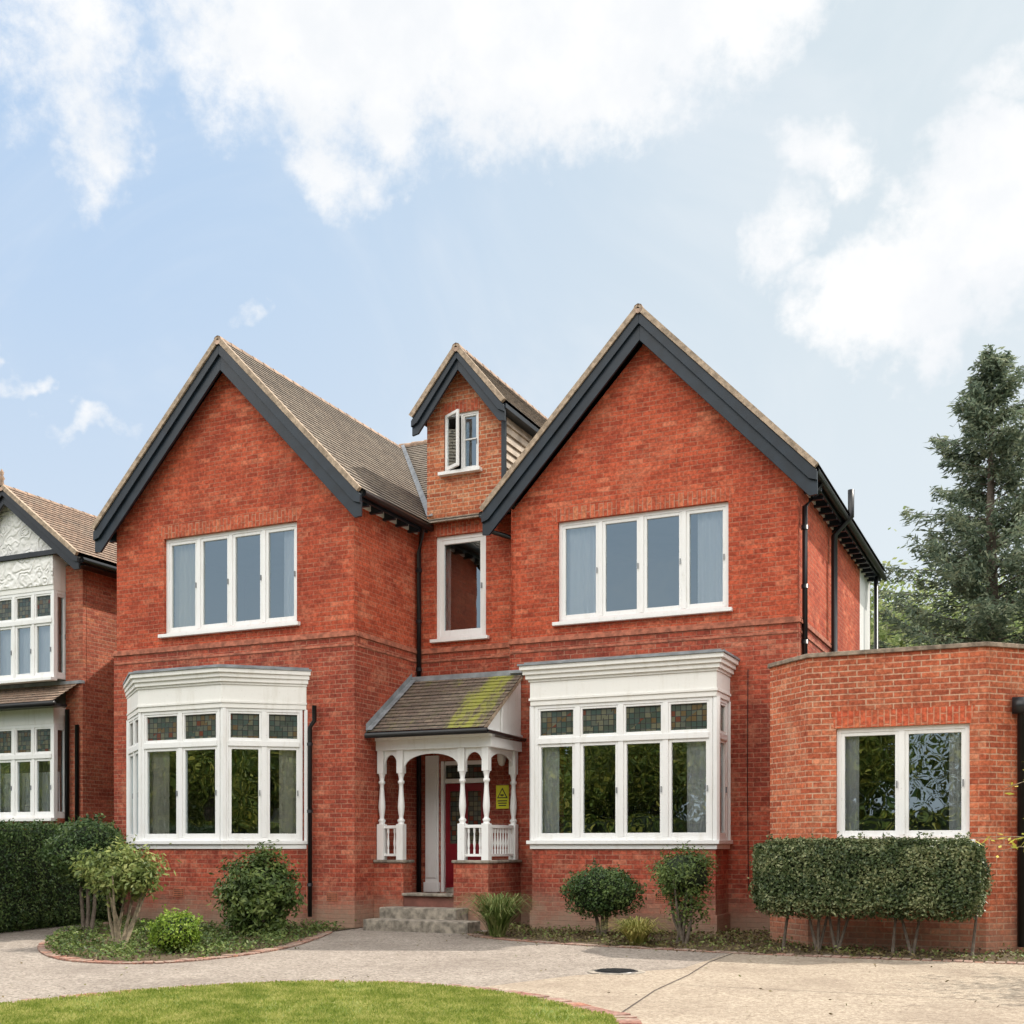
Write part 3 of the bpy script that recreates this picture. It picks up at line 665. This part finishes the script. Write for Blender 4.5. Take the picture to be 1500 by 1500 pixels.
N.a('downpipes',M_black,smooth=True).tube([(-17.4,17.15,3.9),(-17.4,17.15,0)],.045); N.a('downpipes',M_black).tube([(-17.2,17.2,3.6),(-17.2,17.2,0)],.04)
N.a('soffit2',M_black).box(-17.1,-16.8,17.0,25,6.6,6.64)
N.build()
N2=House('brick_house')
N2.a('walls',M_brick_n).box(-34,-27,29,38,Z0,8.3); N2.gable(-30,3.4,8.2,13.0,28.8,38,.2,'roof_tiles',M_tile_o); N2.build()
N2.e.location=(5.6,0,0)

# ------------------------------------------------------------ ground
def sheet(name,poly,z,mat,parent=None):
    a=Acc(name,mat,parent); a.poly([(x,y,z) for x,y in poly]); return a.build()
sheet('ground',[(-500,-500),(500,-500),(500,500),(-500,500)],G,M_ground)
sheet('driveway',[(-15.2,-4),(12,-4),(12,17.3),(-15.2,17.3)],G+.004,M_drive)
sheet('road',[(-200,-13),(200,-13),(200,-6),(-200,-6)],G+.004,M_asph)
Acc_p=Acc('pavement',M_conc,None); Acc_p.box(-200,200,-5.9,-4.05,G-.1,G+.1); Acc_p.build()
conc=empty('concrete_drive')
sheet('slab_surface',[(-5.0,9.75),(-4.5,11.3),(-3.7,12.4),(-3.7,14.5),(8,14.6),(8,2),(-2,2),(-2.6,7.5),(-3.6,9.1)],G+.008,M_conc,conc)
jm=simple('joint',(.07,.055,.045),1,.3,10); J=Acc('joints',jm,conc)
def strip(pts,w,z):
    for a,b in zip(pts[:-1],pts[1:]):
        a=Vector(a);b=Vector(b);d=(b-a).normalized();n=Vector((-d.y,d.x))*w/2
        J.poly([(*(a-n),z),(*(b-n),z),(*(b+n),z),(*(a+n),z)])
strip([(-3.65,14.4),(-3.62,13.2),(-3.45,11.8),(-3.36,10.4),(-3.15,8.9)],.016,G+.012); strip([(-3.3,10.9),(1,11.0),(8,11.2)],.010,G+.0125)
strip([(.8,14.5),(1.0,8),(1.2,3)],.010,G+.013); strip([(-4.5,11.3),(-3.7,12.4)],.012,G+.0135); J.build()
def smooth(pts,closed=True,k=8):
    out=[];n=len(pts)
    rngi=range(n) if closed else range(n-1)
    for i in rngi:
        g=lambda j: Vector(pts[j%n]) if closed else Vector(pts[min(max(j,0),n-1)])
        p0,p1,p2,p3=g(i-1),g(i),g(i+1),g(i+2)
        for s in range(k):
            t=s/k; out.append(tuple(.5*((2*p1)+(p2-p0)*t+(2*p0-5*p1+4*p2-p3)*t*t+(3*p1-p0-3*p2+p3)*t**3)))
    if not closed: out.append(tuple(pts[-1]))
    return out
LW=smooth([(-7.96,7.12),(-7.58,8.3),(-7.07,9.11),(-6.43,9.65),(-5.62,9.84),(-4.84,9.73),(-3.99,9.34),(-3.35,8.81),(-2.93,8.4),(-2.4,6.5),(-2.6,3.5),(-4.5,1.8),(-7.5,2.2),(-8.6,4.5)])
lawn=sheet('lawn',LW,G+.022,M_lawn)
def inpoly(P,poly):
    x,y=P[:,0],P[:,1]; c=np.zeros(len(P),bool); n=len(poly)
    for i in range(n):
        x1,y1=poly[i];x2,y2=poly[(i+1)%n]
        m=((y1>y)!=(y2>y))&(x<(x2-x1)*(y-y1)/(y2-y1+1e-12)+x1); c^=m
    return c
LWs=[(-5.5+(x+5.5)*.975,6+(y-6)*.975) for x,y in LW]
Q=rng.uniform((-8.6,5.5),(-2.3,10),size=(180000,2)); Q=Q[inpoly(Q,LWs)]
kk=np.sin(Q[:,0]*2.1+1.3*np.cos(Q[:,1]*1.7))*np.cos(Q[:,1]*2.6+Q[:,0])+.5*np.sin(Q[:,0]*7+Q[:,1]*5)
keep=rng.uniform(-2.6,1.2,len(Q))<kk; Q=Q[keep]
bp=np.c_[Q,np.full(len(Q),G+.034)+rng.uniform(0,.010,len(Q))]
nn=rng.normal(size=(len(bp),3)); nn[:,2]=0
upv=np.c_[rng.normal(size=(len(bp),2))*.7,np.ones(len(bp))]
leafmesh('grass_blades',bp,nn,.038,.009,M_blade,lawn,.1,upv)
def edging(name,path,closed,parent,w=.10,h=.045):
    A=Acc(name,M_edge,parent)
    L=[0]; P_=[Vector(p) for p in path]+([Vector(path[0])] if closed else [])
    for i in range(1,len(P_)): L.append(L[-1]+(P_[i]-P_[i-1]).length)
    def at(s):
        for i in range(1,len(L)):
            if L[i]>=s: 
                t=(s-L[i-1])/max(1e-6,L[i]-L[i-1]); return P_[i-1].lerp(P_[i],t),(P_[i]-P_[i-1]).normalized()
        return P_[-1],(P_[-1]-P_[-2]).normalized()
    s=.05
    while s<L[-1]-.05:
        p,d=at(s); M=Matrix.Translation((p.x,p.y,0))@Matrix.Rotation(math.atan2(d.y,d.x)+random.uniform(-.04,.04),4,'Z')
        A.box(-.05,.05,-w,w,G-.02,G+h+random.uniform(-.006,.006),M); s+=.113
    A.bev=.006; A.build()
edging('brick_edging',LW,True,lawn,.10,.028)
BL=smooth([(-10.2,15.3),(-9.6,13.9),(-9.13,12.47),(-9.09,11.08),(-9.48,10.37),(-10.54,10.4),(-12.1,11.54),(-13.7,13.5),(-15.0,15.9)],False)
bedL=sheet('flower_bed',BL+[(-15.2,16.5),(-10.3,16.5)],G+.016,M_soil)
edging('brick_edging_left_bed',BL,False,bedL,.09,.025)
BR=smooth([(-8.05,16.0),(-7.6,15.5),(-6.38,14.95),(-4.34,14.6),(-3.02,14.46),(-.35,14.5),(3,14.6)],False)
bedR=sheet('flower_bed',BR+[(3,18.3),(-8.1,18.3)],G+.016,M_soil)
edging('brick_edging_right_bed',BR,False,bedR,.09,.02)
def scatter(parent,poly,n,box,mat,name,ln,zr=.05,zb=G+.02):
    q=rng.uniform((box[0],box[2]),(box[1],box[3]),size=(n,2)); q=q[inpoly(q,poly)]
    k=np.sin(q[:,0]*2.3+1)*np.cos(q[:,1]*2.9)+.6*np.sin(q[:,0]*5.1+q[:,1]*4.3); q=q[rng.uniform(-1.6,1.2,len(q))<k]
    nm=np.tile([0,0,1.],(len(q),1)); leafmesh(name,np.c_[q,zb+rng.uniform(0,zr,len(q))],nm,ln,ln*.6,mat,parent,.7)
M_litter=foliage('leaf_litter',(.05,.04,.02),(.15,.11,.05),(.13,.15,.04),.1)
scatter(bedL,BL+[(-15.2,16.5),(-10.3,16.5)],34000,(-15.2,-9,10.2,16.5),F_shrub,'ground_cover',.05,.12)
scatter(bedL,BL+[(-15.2,16.5),(-10.3,16.5)],12000,(-15.2,-9,10.2,16.5),M_litter,'leaf_litter',.04,.03)
scatter(bedR,BR+[(3,18.3),(-8.1,18.3)],22000,(-8.1,3,14.4,18.3),M_litter,'leaf_litter',.05,.05)
scatter(bedR,BR+[(3,18.3),(-8.1,18.3)],3500,(-8.1,3,14.4,18.3),F_strap,'weeds',.05,.10)
dl=np.r_[rng.uniform((-13,4),(4,14.6),size=(400,2)),np.array([rng.normal((0,0),(.25,.25))+np.array(BR[rng.integers(0,len(BR))]) for _ in range(500)])]
leafmesh('fallen_leaves',np.c_[dl,np.full(len(dl),G+.02)],np.tile([0,0,1.],(len(dl),1)),.04,.025,M_litter,bedR,.3)
# manhole
mh=empty('manhole_cover'); A=Acc('cover',M_black,mh); A.lathe([(0,G+.02),(.22,G+.02),(.23,G+.012)],-4.24,11.8,28)
for i in range(-4,5):
    w=math.sqrt(max(.0004,.2**2-(i*.042)**2))
    A.box(-4.24-w,-4.24+w,11.8+i*.042-.009,11.8+i*.042+.009,G+.021,G+.027)
A.build(); A=Acc('rim',M_stone,mh); A.lathe([(.235,G+.010),(.235,G+.016),(.29,G+.014),(.31,G+.010)],-4.24,11.8,28); A.build()

# ------------------------------------------------------------ plants
def core(name,c,r,parent,seed,amt,shape=.86):
    d=[];n=20;A=Acc(name,M_core,parent,True)
    for i in range(n+1):
        th=math.pi*i/n
        for j in range(2*n):
            ph=math.pi*j/n; d.append((math.sin(th)*math.cos(ph),math.sin(th)*math.sin(ph),math.cos(th)))
    dn=np.array(d); k=lump(dn,seed,amt)*shape
    A.v=[tuple(np.array(c)+dn[i]*k[i]*np.array(r)) for i in range(len(dn))]
    for i in range(n):
        for j in range(2*n):
            j2=(j+1)%(2*n); A.f.append((i*2*n+j,(i+1)*2*n+j,(i+1)*2*n+j2,i*2*n+j2))
    A.build()
def ball_shrub(name,c,r,mat,n=5000,ls=.05,stems=((0,0),),seed=1,amt=.08,spread=.04,cr=.86,base=None,barkm=None,sprigs=30):
    e=empty(name); d=rng.normal(size=(n,3)); d/=np.linalg.norm(d,axis=1,keepdims=True)
    k=lump(d,seed,amt)+rng.normal(size=n)*spread-np.abs(rng.normal(size=n))*spread*1.5
    pts=np.array(c)+d*k[:,None]*np.array(r); d2=(pts-np.array(c))/np.array(r)
    P2=[];D2=[]
    for i in range(sprigs):
        q=rng.normal(size=3); q[2]=abs(q[2])*1.1-.3; q/=np.linalg.norm(q); kk=lump(q[None,:],seed,amt)[0]; ln=rng.uniform(.04,.17)
        o=np.array(c)+q*kk*np.array(r)*.96; dirn=q+np.array([0,0,.5])+rng.normal(size=3)*.3; dirn/=np.linalg.norm(dirn)
        m=int(ln/.009); tt=rng.uniform(0,1,m)[:,None]; P2.append(o+dirn*tt*ln+rng.normal(size=(m,3))*.014); D2.append(np.tile(q,(m,1)))
    if P2: pts=np.vstack([pts]+P2); d2=np.vstack([d2]+D2)
    ok=pts[:,2]>G+.02; pts=pts[ok]; d2=d2[ok]
    leafmesh('leaves',pts,d2,ls,ls*.55,mat,e,.8)
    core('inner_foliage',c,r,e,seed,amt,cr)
    T=Acc('stems',barkm or M_bark,e,True)
    bx,by=(c[0],c[1]) if base is None else base
    for sx,sy in stems:
        T.tube([(bx+sx*.4,by+sy*.4,G-.02),(bx+sx*.7+random.uniform(-.03,.03),by+sy*.7,(c[2]-r[2])*.45),(c[0]+sx,c[1]+sy,c[2]-r[2]*.5)],[.035,.028,.022],7)
    T.build(); return e
ball_shrub('topiary_shrub',(-13.3,13.5,1.14),(.58,.57,.48),F_hedge,7500,.055,((0,0),(.12,.05),(-.15,0)),3,.15,.07,.80,sprigs=60)
def loose_shrub(name,c,r,z0,mat,ncl,per,ls,stems,bark,sd=.09,corek=0,low=None):
    e=empty(name); P_=[];Nn=[]
    T=Acc('stems',bark,e,True)
    cl=[]
    for i in range(ncl):
        d=rng.normal(size=3); d/=np.linalg.norm(d); cl.append((np.array(c)+d*np.array(r)*rng.uniform(.45,1.05),d))
    if low:   # lower skirt of foliage on the same plant
        lc,lr,lnn=low
        for i in range(lnn):
            d=rng.normal(size=3); d/=np.linalg.norm(d); cl.append((np.array(lc)+d*np.array(lr)*rng.uniform(.4,1.05),d))
    for i,(q,d) in enumerate(cl):
        P_.append(q+rng.normal(size=(per,3))*sd); Nn.append(np.tile(d+np.array([0,0,.6]),(per,1)))
        if i<stems:
            b=(c[0]+random.uniform(-.12,.12),c[1]+random.uniform(-.1,.1),G-.02)
            T.tube([b,(b[0]*.6+q[0]*.4+random.uniform(-.05,.05),b[1]*.6+q[1]*.4,(z0+b[2])*.5+.1),(q[0],q[1],q[2])],[.028,.02,.008],6)
    P_=np.vstack(P_);Nn=np.vstack(Nn); ok=P_[:,2]>G+.03
    leafmesh('leaves',P_[ok],Nn[ok],ls,ls*.4,mat,e,.7); T.build()
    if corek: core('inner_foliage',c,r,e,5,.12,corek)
    return e
loose_shrub('box_shrub',(-11.2,12.0,.93),(.50,.44,.26),.5,F_light,60,85,.085,9,M_twig)
ball_shrub('lime_shrub',(-9.98,11.6,.17),(.31,.31,.27),F_lime,3200,.045,((0,0),),6,.15,.08,.78)
loose_shrub('laurel_shrub',(-10.75,14.35,.53),(.58,.48,.64),.1,F_shrub,160,70,.095,10,M_bark,.085,.66)
ball_shrub('clipped_shrub',(-6.05,16.25,.60),(.54,.46,.36),F_hedge,5800,.05,((0,0),(.08,0),(-.15,.02)),21,.20,.07,.78,sprigs=60)
loose_shrub('clipped_shrub',(-4.62,15.6,.88),(.44,.40,.34),.4,F_shrub,90,68,.06,8,M_bark,.07,.70,low=((-4.55,15.6,.42),(.22,.2,.26),16))
def strap_plant(name,x,y,n,h,r,mat):
    e=empty(name); A=Acc('leaves',mat,e)
    for i in range(n):
        a=random.uniform(0,6.283); rr=r*random.uniform(.3,1.1); hh=h*random.uniform(.6,1.1); w=.014
        px,py=-math.sin(a)*w,math.cos(a)*w; prev=None; bx=x+random.uniform(-.08,.08); by=y+random.uniform(-.08,.08)
        for k in range(6):
            t=k/5; X_=bx+math.cos(a)*rr*t; Y_=by+math.sin(a)*rr*t; Z_=G+hh*(2.2*t-1.55*t*t) ; ww=1-t*.9
            cur=((X_-px*ww,Y_-py*ww,Z_),(X_+px*ww,Y_+py*ww,Z_))
            if prev: A.poly([prev[0],prev[1],cur[1],cur[0]])
            prev=cur
    A.build()
strap_plant('iris_plant',-7.45,15.6,420,.78,.72,F_strap)
strap_plant('day_lily',-5.1,15.0,240,.46,.56,foliage('yellow_strap',(.12,.15,.03),(.28,.28,.07),(.45,.38,.13),.3))
def box_hedge(name,a,b,hw,z0,z1,mat,n,ls,trunks=0,amt=.05,ends=True,loose=.05,rag=0):
    e=empty(name); a=np.array(a,float); b=np.array(b,float); L=np.linalg.norm(b-a); d=(b-a)/L; s=np.array([-d[1],d[0]])
    hz=(z1-z0)/2; zc=(z0+z1)/2
    # even samples around a rounded-rectangle section
    u=rng.uniform(-1,1,n); w_=rng.uniform(-1,1,n); pick=rng.uniform(0,1,n); fr=hz/(hz+hw)
    side=pick<fr; sg_=np.where(rng.uniform(0,1,n)<.5,-1.,1.)
    cy=np.where(side,sg_,w_); cz=np.where(side,w_,sg_)
    rc=1-.16*(np.abs(cy)*np.abs(cz))**5; cy=cy*rc; cz=cz*rc
    endf=np.clip((1-np.abs(u))*L/2/.22,0,1); sc=(1-(1-endf)**2)**.5
    wob=amt*(np.sin(u*L*1.7+cz*2)*.6+np.sin(u*L*5.3+cz*4+cy*3+1)*.5+np.sin(u*L*11+cz*7)*.35)
    rnd=rng.normal(size=n)*loose*.7-np.abs(rng.normal(size=n))*loose
    ky=1+wob+rnd; kz=1+wob*.35+rnd*.8
    px=a[None,:]+d[None,:]*((u+1)/2*L)[:,None]+s[None,:]*(cy*hw*ky*np.maximum(sc,.65))[:,None]
    pz=zc+cz*hz*kz*np.maximum(sc,.88)
    low=cz<-.8; pz=np.where(low,pz+rag*rng.uniform(-.08,.14,n),pz)
    nr=np.c_[s[0]*np.sign(cy)*side,s[1]*np.sign(cy)*side,np.sign(cz)*(~side)+.25]; 
    m=int(n*.12); ue=np.sign(rng.normal(size=m)); yy=rng.uniform(-1,1,m); zz=rng.uniform(-1,1,m)
    ex=a[None,:]+d[None,:]*(np.where(ue>0,L,0)+ue*(-.02-.10*zz**2+.05*np.sin(zz*4+yy*3)+rng.normal(size=m)*.03))[:,None]+s[None,:]*(yy*hw*.85)[:,None]
    ez=zc+zz*hz*.9; en=np.c_[d[0]*ue,d[1]*ue,np.zeros(m)]
    ns=int(L*26); PP=[]
    for i in range(ns):
        uu=rng.uniform(.05,.95)*L; vv=rng.uniform(-.8,.8)*hw; hh=rng.uniform(.03,.12); mm=int(hh/.01)
        q=a+d*uu+s*vv; PP.append(np.c_[np.full(mm,q[0]),np.full(mm,q[1]),z1-.02+rng.uniform(0,hh,mm)]+rng.normal(size=(mm,3))*.012)
    PP=np.vstack(PP)
    pts=np.r_[np.c_[px,pz],np.c_[ex,ez],PP]; nrm=np.r_[nr,en,np.tile([0,-.4,1.],(len(PP),1))]
    leafmesh('leaves',pts,nrm,ls,ls*.55,mat,e,.8)
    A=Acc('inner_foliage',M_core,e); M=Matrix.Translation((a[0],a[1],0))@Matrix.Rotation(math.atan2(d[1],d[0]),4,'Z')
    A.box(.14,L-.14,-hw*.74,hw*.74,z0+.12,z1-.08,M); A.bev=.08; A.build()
    if trunks:
        T=Acc('stems',M_bark,e,True)
        for i in range(trunks):
            q=M@Vector((L*(i+.5)/trunks+random.uniform(-.16,.16),0,0)); 
            for s2 in random.choice(((-1,.8),(.6,),(-.7,.2,1))):
                dx=random.uniform(.04,.26)*s2
                T.tube([(q.x,q.y,G-.02),(q.x+dx*.4,q.y+random.uniform(-.05,.05),z0*.5),(q.x+dx,q.y,z0+.25)],[.024,.019,.014],6)
        T.build()
    return e
box_hedge('hedge',(-3.49,15.05),(-.80,14.95),.34,.44,1.33,F_holly,40000,.046,6,.04,loose=.06,rag=1)
box_hedge('hedge',(-14.6,11.0),(-15.75,17.0),.45,G,1.60,F_hedge,48000,.05,0,.035)
box_hedge('hedge',(-15.8,16.9),(-17.5,16.3),.4,G,1.45,F_hedge,10000,.05,0,.03)

# conifer
def conifer(name,x,y,h,rmax,mat):
    e=empty(name); T=Acc('trunk',M_bark,e,True); T.tube([(x,y,G-.1),(x+.05,y,h*.35),(x-.05,y,h*.7),(x,y,h)],[.28,.2,.1,.02],10)
    pts=[];nr=[];up=[]; Bz=1.5
    z=Bz
    while z<h-.1:
        f=(z-Bz)/(h-Bz); R=rmax*(1-f)**.70*random.uniform(.7,1.12)+.12
        for k in range(random.choice((4,4,5,6))):
            a=random.uniform(0,6.283); L=R*random.uniform(.5,1.18)
            if random.random()<.15: L*=.5
            lift=.12+.5*f; droop=random.uniform(.12,.28)
            line=[]
            for i in range(7):
                t=i/6; line.append(np.array([x+math.cos(a)*L*t,y+math.sin(a)*L*t,z+L*(lift*t-droop*t*t*1.3+.16*t**4)]))
            T.tube([tuple(q) for q in line],[max(.008,.035*(1-i/6)*(1-f)+.006) for i in range(7)],5)
            m=int(135*L+48); t=rng.uniform(.18,1.03,m)**.8; i0=np.clip((t*6).astype(int),0,5); fr=t*6-i0
            Ln=np.array(line); c=Ln[i0]*(1-fr)[:,None]+Ln[i0+1]*fr[:,None]
            side=rng.normal(size=m)*(.08+.20*L/rmax*(1-t)+.03); hang=-np.abs(rng.normal(size=m))*.17
            tang=np.array([-math.sin(a),math.cos(a),0]); 
            c=c+tang[None,:]*side[:,None]; c[:,2]+=hang+rng.normal(size=m)*.04
            dirv=np.array([math.cos(a),math.sin(a),-.35])[None,:]+tang[None,:]*np.sign(side)[:,None]*.8
            pts.append(c); up.append(dirv); nr.append(np.tile([0,-.4,1.],(m,1)))
        z+=random.uniform(.20,.34)*(1.1-.4*f)
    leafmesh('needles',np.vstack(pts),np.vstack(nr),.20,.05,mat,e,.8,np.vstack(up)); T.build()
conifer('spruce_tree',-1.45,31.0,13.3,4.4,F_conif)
def tree(parent,x,y,h,r,mat,ncl,per,ls,trunk=True,seed=0):
    rr=np.random.default_rng(seed+100); P_=[];Nn=[]; c=np.array([x,y,h-r*.95]); T=Acc('trunk',M_bark,parent,True)
    T.tube([(x,y,G-.1),(x+.1,y,h*.3),(x,y,h*.6)],[.03*h,.022*h,.012*h],8)
    for i in range(ncl):
        d=rr.normal(size=3); d/=np.linalg.norm(d); q=c+d*np.array([r,r,r*.95])*rr.uniform(.35,1)
        s=r*.17*rr.uniform(.7,1.4)
        P_.append(q+rr.normal(size=(per,3))*s); Nn.append(np.tile(d,(per,1)))
        if i<10: T.tube([(x,y,h*.35+i*.02*h),tuple((q+np.array([x,y,h*.5]))/2),tuple(q)],[.008*h,.005*h,.002*h],5)
    leafmesh('crown',np.vstack(P_),np.vstack(Nn),ls,ls*.6,mat,parent,.8); T.build()
tb=empty('background_trees')
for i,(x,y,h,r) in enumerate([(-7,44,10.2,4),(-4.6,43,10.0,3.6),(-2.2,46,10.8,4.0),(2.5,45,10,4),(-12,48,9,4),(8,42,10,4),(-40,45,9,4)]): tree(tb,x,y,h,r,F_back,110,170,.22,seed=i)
gt=empty('garden_tree'); tree(gt,2.7,14.8,5.6,1.5,F_tree,60,70,.13,seed=200)
tl=empty('tree_row')
for i in range(24):
    x_=-60+i*5.3+random.uniform(-1,1)
    tree(tl,x_,-17+random.uniform(-2,2),random.uniform(6.8,10.),random.uniform(3.2,4.2),F_tree,85,300 if x_<6 else 150,.18 if x_<6 else .28,seed=i+30)
for i in range(14):
    tree(tl,-70+i*10+random.uniform(-2,2),-25+random.uniform(-2,2),random.uniform(8,10.),random.uniform(4.2,5),F_hedge,80,150,.4,seed=i+60)
# side-boundary trees, reflected in the canted bay lights
for i in range(5):
    tree(tl,22+random.uniform(-1,1),-10+i*6,random.uniform(7.5,9.5),random.uniform(3.2,4),F_tree,80,170,.24,seed=i+90)
box_hedge('hedge',(-70,-14.5),(20,-14.5),.8,G,2.4,F_tree,60000,.16,0,.03)
# young tree just right of the path, branches reach in
yt=empty('young_tree'); T=Acc('branches',M_twig,yt,True); base=(.30,13.0)
T.tube([(*base,G),(.28,13,.9),(.22,13,1.9),(.2,12.95,2.6)],[.03,.024,.018,.008],7)
P_=[]
for z0,dx,dz in ((1.0,-.8,.25),(1.3,-1.05,.05),(1.55,-.75,.35),(1.1,-.55,.55),(1.8,-.55,.3),(1.45,.7,.3)):
    ln=[(.25+dx*t,13-.15*t,z0+dz*math.sin(t*2.2)) for t in (0,.25,.5,.75,1)]
    T.tube(ln,[.01,.008,.006,.004,.003],5)
    for t in np.linspace(.35,1,16):
        P_.append([.25+dx*t+random.gauss(0,.03),13-.15*t+random.gauss(0,.05),z0+dz*math.sin(t*2.2)+random.gauss(0,.03)])
T.build(); leafmesh('leaves',np.array(P_),np.tile([0,-.5,1.],(len(P_),1)),.11,.03,F_yel,yt,.5)

# ------------------------------------------------------------ sign and lantern
sg=empty('warning_sign'); A=Acc('plate',M_yel,sg); sx,sy,sz=-8.66,18.355,2.10
A.box(sx-.12,sx+.12,sy-.006,sy,sz-.2,sz+.2); A.build()
A=Acc('symbol',M_black,sg); A.xz([(sx-.10,sz-.02),(sx+.10,sz-.02),(sx,sz+.16)],sy-.010,sy-.0062); 
for k in range(3): A.box(sx-.09+.01*k,sx+.09-.01*k,sy-.010,sy-.0062,sz-.075-k*.04,sz-.058-k*.04)
A.build()
A=Acc('symbol_field',M_yel,sg); A.xz([(sx-.072,sz-.005),(sx+.072,sz-.005),(sx,sz+.125)],sy-.014,sy-.0102); A.build()
A=Acc('camera_mark',M_black,sg); A.box(sx-.035,sx+.03,sy-.018,sy-.0142,sz+.02,sz+.045); A.box(sx-.01,sx+.005,sy-.018,sy-.0142,sz+.005,sz+.0199); A.build()
ln=empty('wall_lantern'); A=Acc('lamp_body',M_cream,ln,True); A.lathe([(0,2.62),(.05,2.64),(.075,2.72),(.08,2.82),(.055,2.84)],-8.62,18.24,12); A.build()
A=Acc('lamp_cap',M_black,ln); A.lathe([(.095,2.84),(.06,2.90),(.01,2.95),(0,2.97)],-8.62,18.24,12); A.tube([(-8.62,18.24,2.93),(-8.62,18.36,2.93)],.012); A.build()

# ------------------------------------------------------------ light and sky
SUN_AZ=38; SUN_EL=52
sd=Vector((math.sin(math.radians(SUN_AZ))*math.cos(math.radians(SUN_EL)),math.cos(math.radians(SUN_AZ))*math.cos(math.radians(SUN_EL)),math.sin(math.radians(SUN_EL))))
L=bpy.data.lights.new('sun','SUN'); L.energy=5; L.angle=math.radians(.5); L.color=(1,.93,.83)
so=bpy.data.objects.new('sun',L); scene.collection.objects.link(so); so.rotation_euler=sd.to_track_quat('Z','Y').to_euler(); so.location=(10,30,30)
w=bpy.data.worlds.new('World'); scene.world=w; w.use_nodes=True; t=NT(w.node_tree); t.n.clear()
try:
    w.cycles.sampling_method='MANUAL'; w.cycles.sample_map_resolution=512
except Exception: pass
out=t.add('ShaderNodeOutputWorld'); bg=t.add('ShaderNodeBackground'); t.link(bg.outputs[0],out.inputs[0]); bg.inputs[1].default_value=.13
sky=t.add('ShaderNodeTexSky'); sky.sky_type='NISHITA'; sky.sun_disc=False; sky.sun_elevation=math.radians(SUN_EL); sky.sun_rotation=math.radians(SUN_AZ)
sky.air_density=1.0; sky.dust_density=1.5; sky.ozone_density=1.2
tc=t.add('ShaderNodeTexCoord').outputs['Generated']
sp=t.add('ShaderNodeSeparateXYZ'); t.link(tc,sp.inputs[0])
R2D=57.29578
az=t.math('MULTIPLY',t.math('ARCTAN2',sp.outputs[0],sp.outputs[1]),R2D); el=t.math('MULTIPLY',t.math('ARCSINE',sp.outputs[2]),R2D)
wn_=t.add('ShaderNodeTexNoise'); t.link(tc,wn_.inputs['Vector']); wn_.inputs['Scale'].default_value=8; wn_.inputs['Detail'].default_value=5; wn_.inputs['Roughness'].default_value=.65
sc_=t.add('ShaderNodeSeparateColor'); t.link(wn_.outputs['Color'],sc_.inputs[0])
azd=t.math('ADD',az,t.math('MULTIPLY',t.math('SUBTRACT',sc_.outputs[0],.5),10.)); eld=t.math('ADD',el,t.math('MULTIPLY',t.math('SUBTRACT',sc_.outputs[1],.5),8.))
blobs=[(-33.0,34.8,9.0,5.0,1.1),(-23.1,35.4,11.8,4.8,1.2),(-15.2,36.4,6.8,3.6,1.1),(-33.3,29.4,2.0,1.9,.6),(-46.0,33,3.2,3.8,.55),(-44.2,29.6,1.6,2.8,.5),
(-6.4,24.0,4.2,2.9,1.1),(-2.4,26.4,4.8,3.5,1.1),(-9.9,29.4,2.3,1.4,.6),(-12.4,26.4,1.5,1.7,.45),(-44.5,18.3,1.9,.6,.45),(-47.5,19.9,1.2,.5,.5),(-37.2,23.4,.7,.5,.35),(-0.5,31,3,1.4,.45)]
field=None
for a,e_,rx,ry,s in blobs:
    dx=t.math('MULTIPLY_ADD',azd,1/rx,-a/rx); dy=t.math('MULTIPLY_ADD',eld,1/ry,-e_/ry)
    q=t.math('MULTIPLY_ADD',dx,dx,t.math('MULTIPLY',dy,dy))
    v=t.math('MULTIPLY_ADD',q,-s,1.15*s)
    field=v if field is None else t.math('MAXIMUM',field,v)
wisp=t.noise(tc,20,7,.68)
dens=t.ramp(t.math('ADD',t.math('MAXIMUM',field,-1.2),t.math('MULTIPLY',t.math('SUBTRACT',wisp,.5),2.5)),-.25,.90)
gn=t.ramp(t.noise(tc,2.4,5,.6),.36,.56)
behind=t.ramp(t.math('ABSOLUTE',t.math('ADD',az,24.8)),42.,60.)     # unseen bright clouds opposite the house, added to light its shaded front
gate=t.math('MAXIMUM',t.math('MULTIPLY',behind,t.math('MULTIPLY',t.ramp(el,17,25),t.ramp(el,72,55))),t.math('MULTIPLY',t.ramp(el,46,54),.4))
dens=t.math('MAXIMUM',dens,t.math('MULTIPLY',gn,gate))
thin=t.ramp(t.noise(tc,3,5,.65,1.5),.42,.75,0,.32)
ccol=t.mix(t.ramp(t.noise(tc,12,5,.6),.35,.7),(7.1,7.3,7.55),(8.0,8.0,8.0))
bright=t.mix(gate,ccol,(28.5,27.5,26.))
haze=t.mix(t.ramp(az,-48,-4),(3.9,5.3,7.2),(5.8,6.5,6.8))
haze=t.mix(t.ramp(el,34,4,0,.65),haze,(6.6,7.0,7.25))
hz=t.mix(.88,sky.outputs[0],haze)
col=t.mix(thin,hz,(7.2,7.4,7.6)); col=t.mix(dens,col,bright)
t.link(col,bg.inputs[0])

# ------------------------------------------------------------ camera
cam=bpy.data.cameras.new('camera'); co=bpy.data.objects.new('camera',cam); scene.collection.objects.link(co); scene.camera=co
co.location=(0,0,1.25); co.rotation_euler=(math.radians(90),0,math.radians(24.8))
cam.sensor_width=36; cam.lens=41.57; cam.shift_y=490/1500; cam.clip_end=2000; cam.clip_start=.05
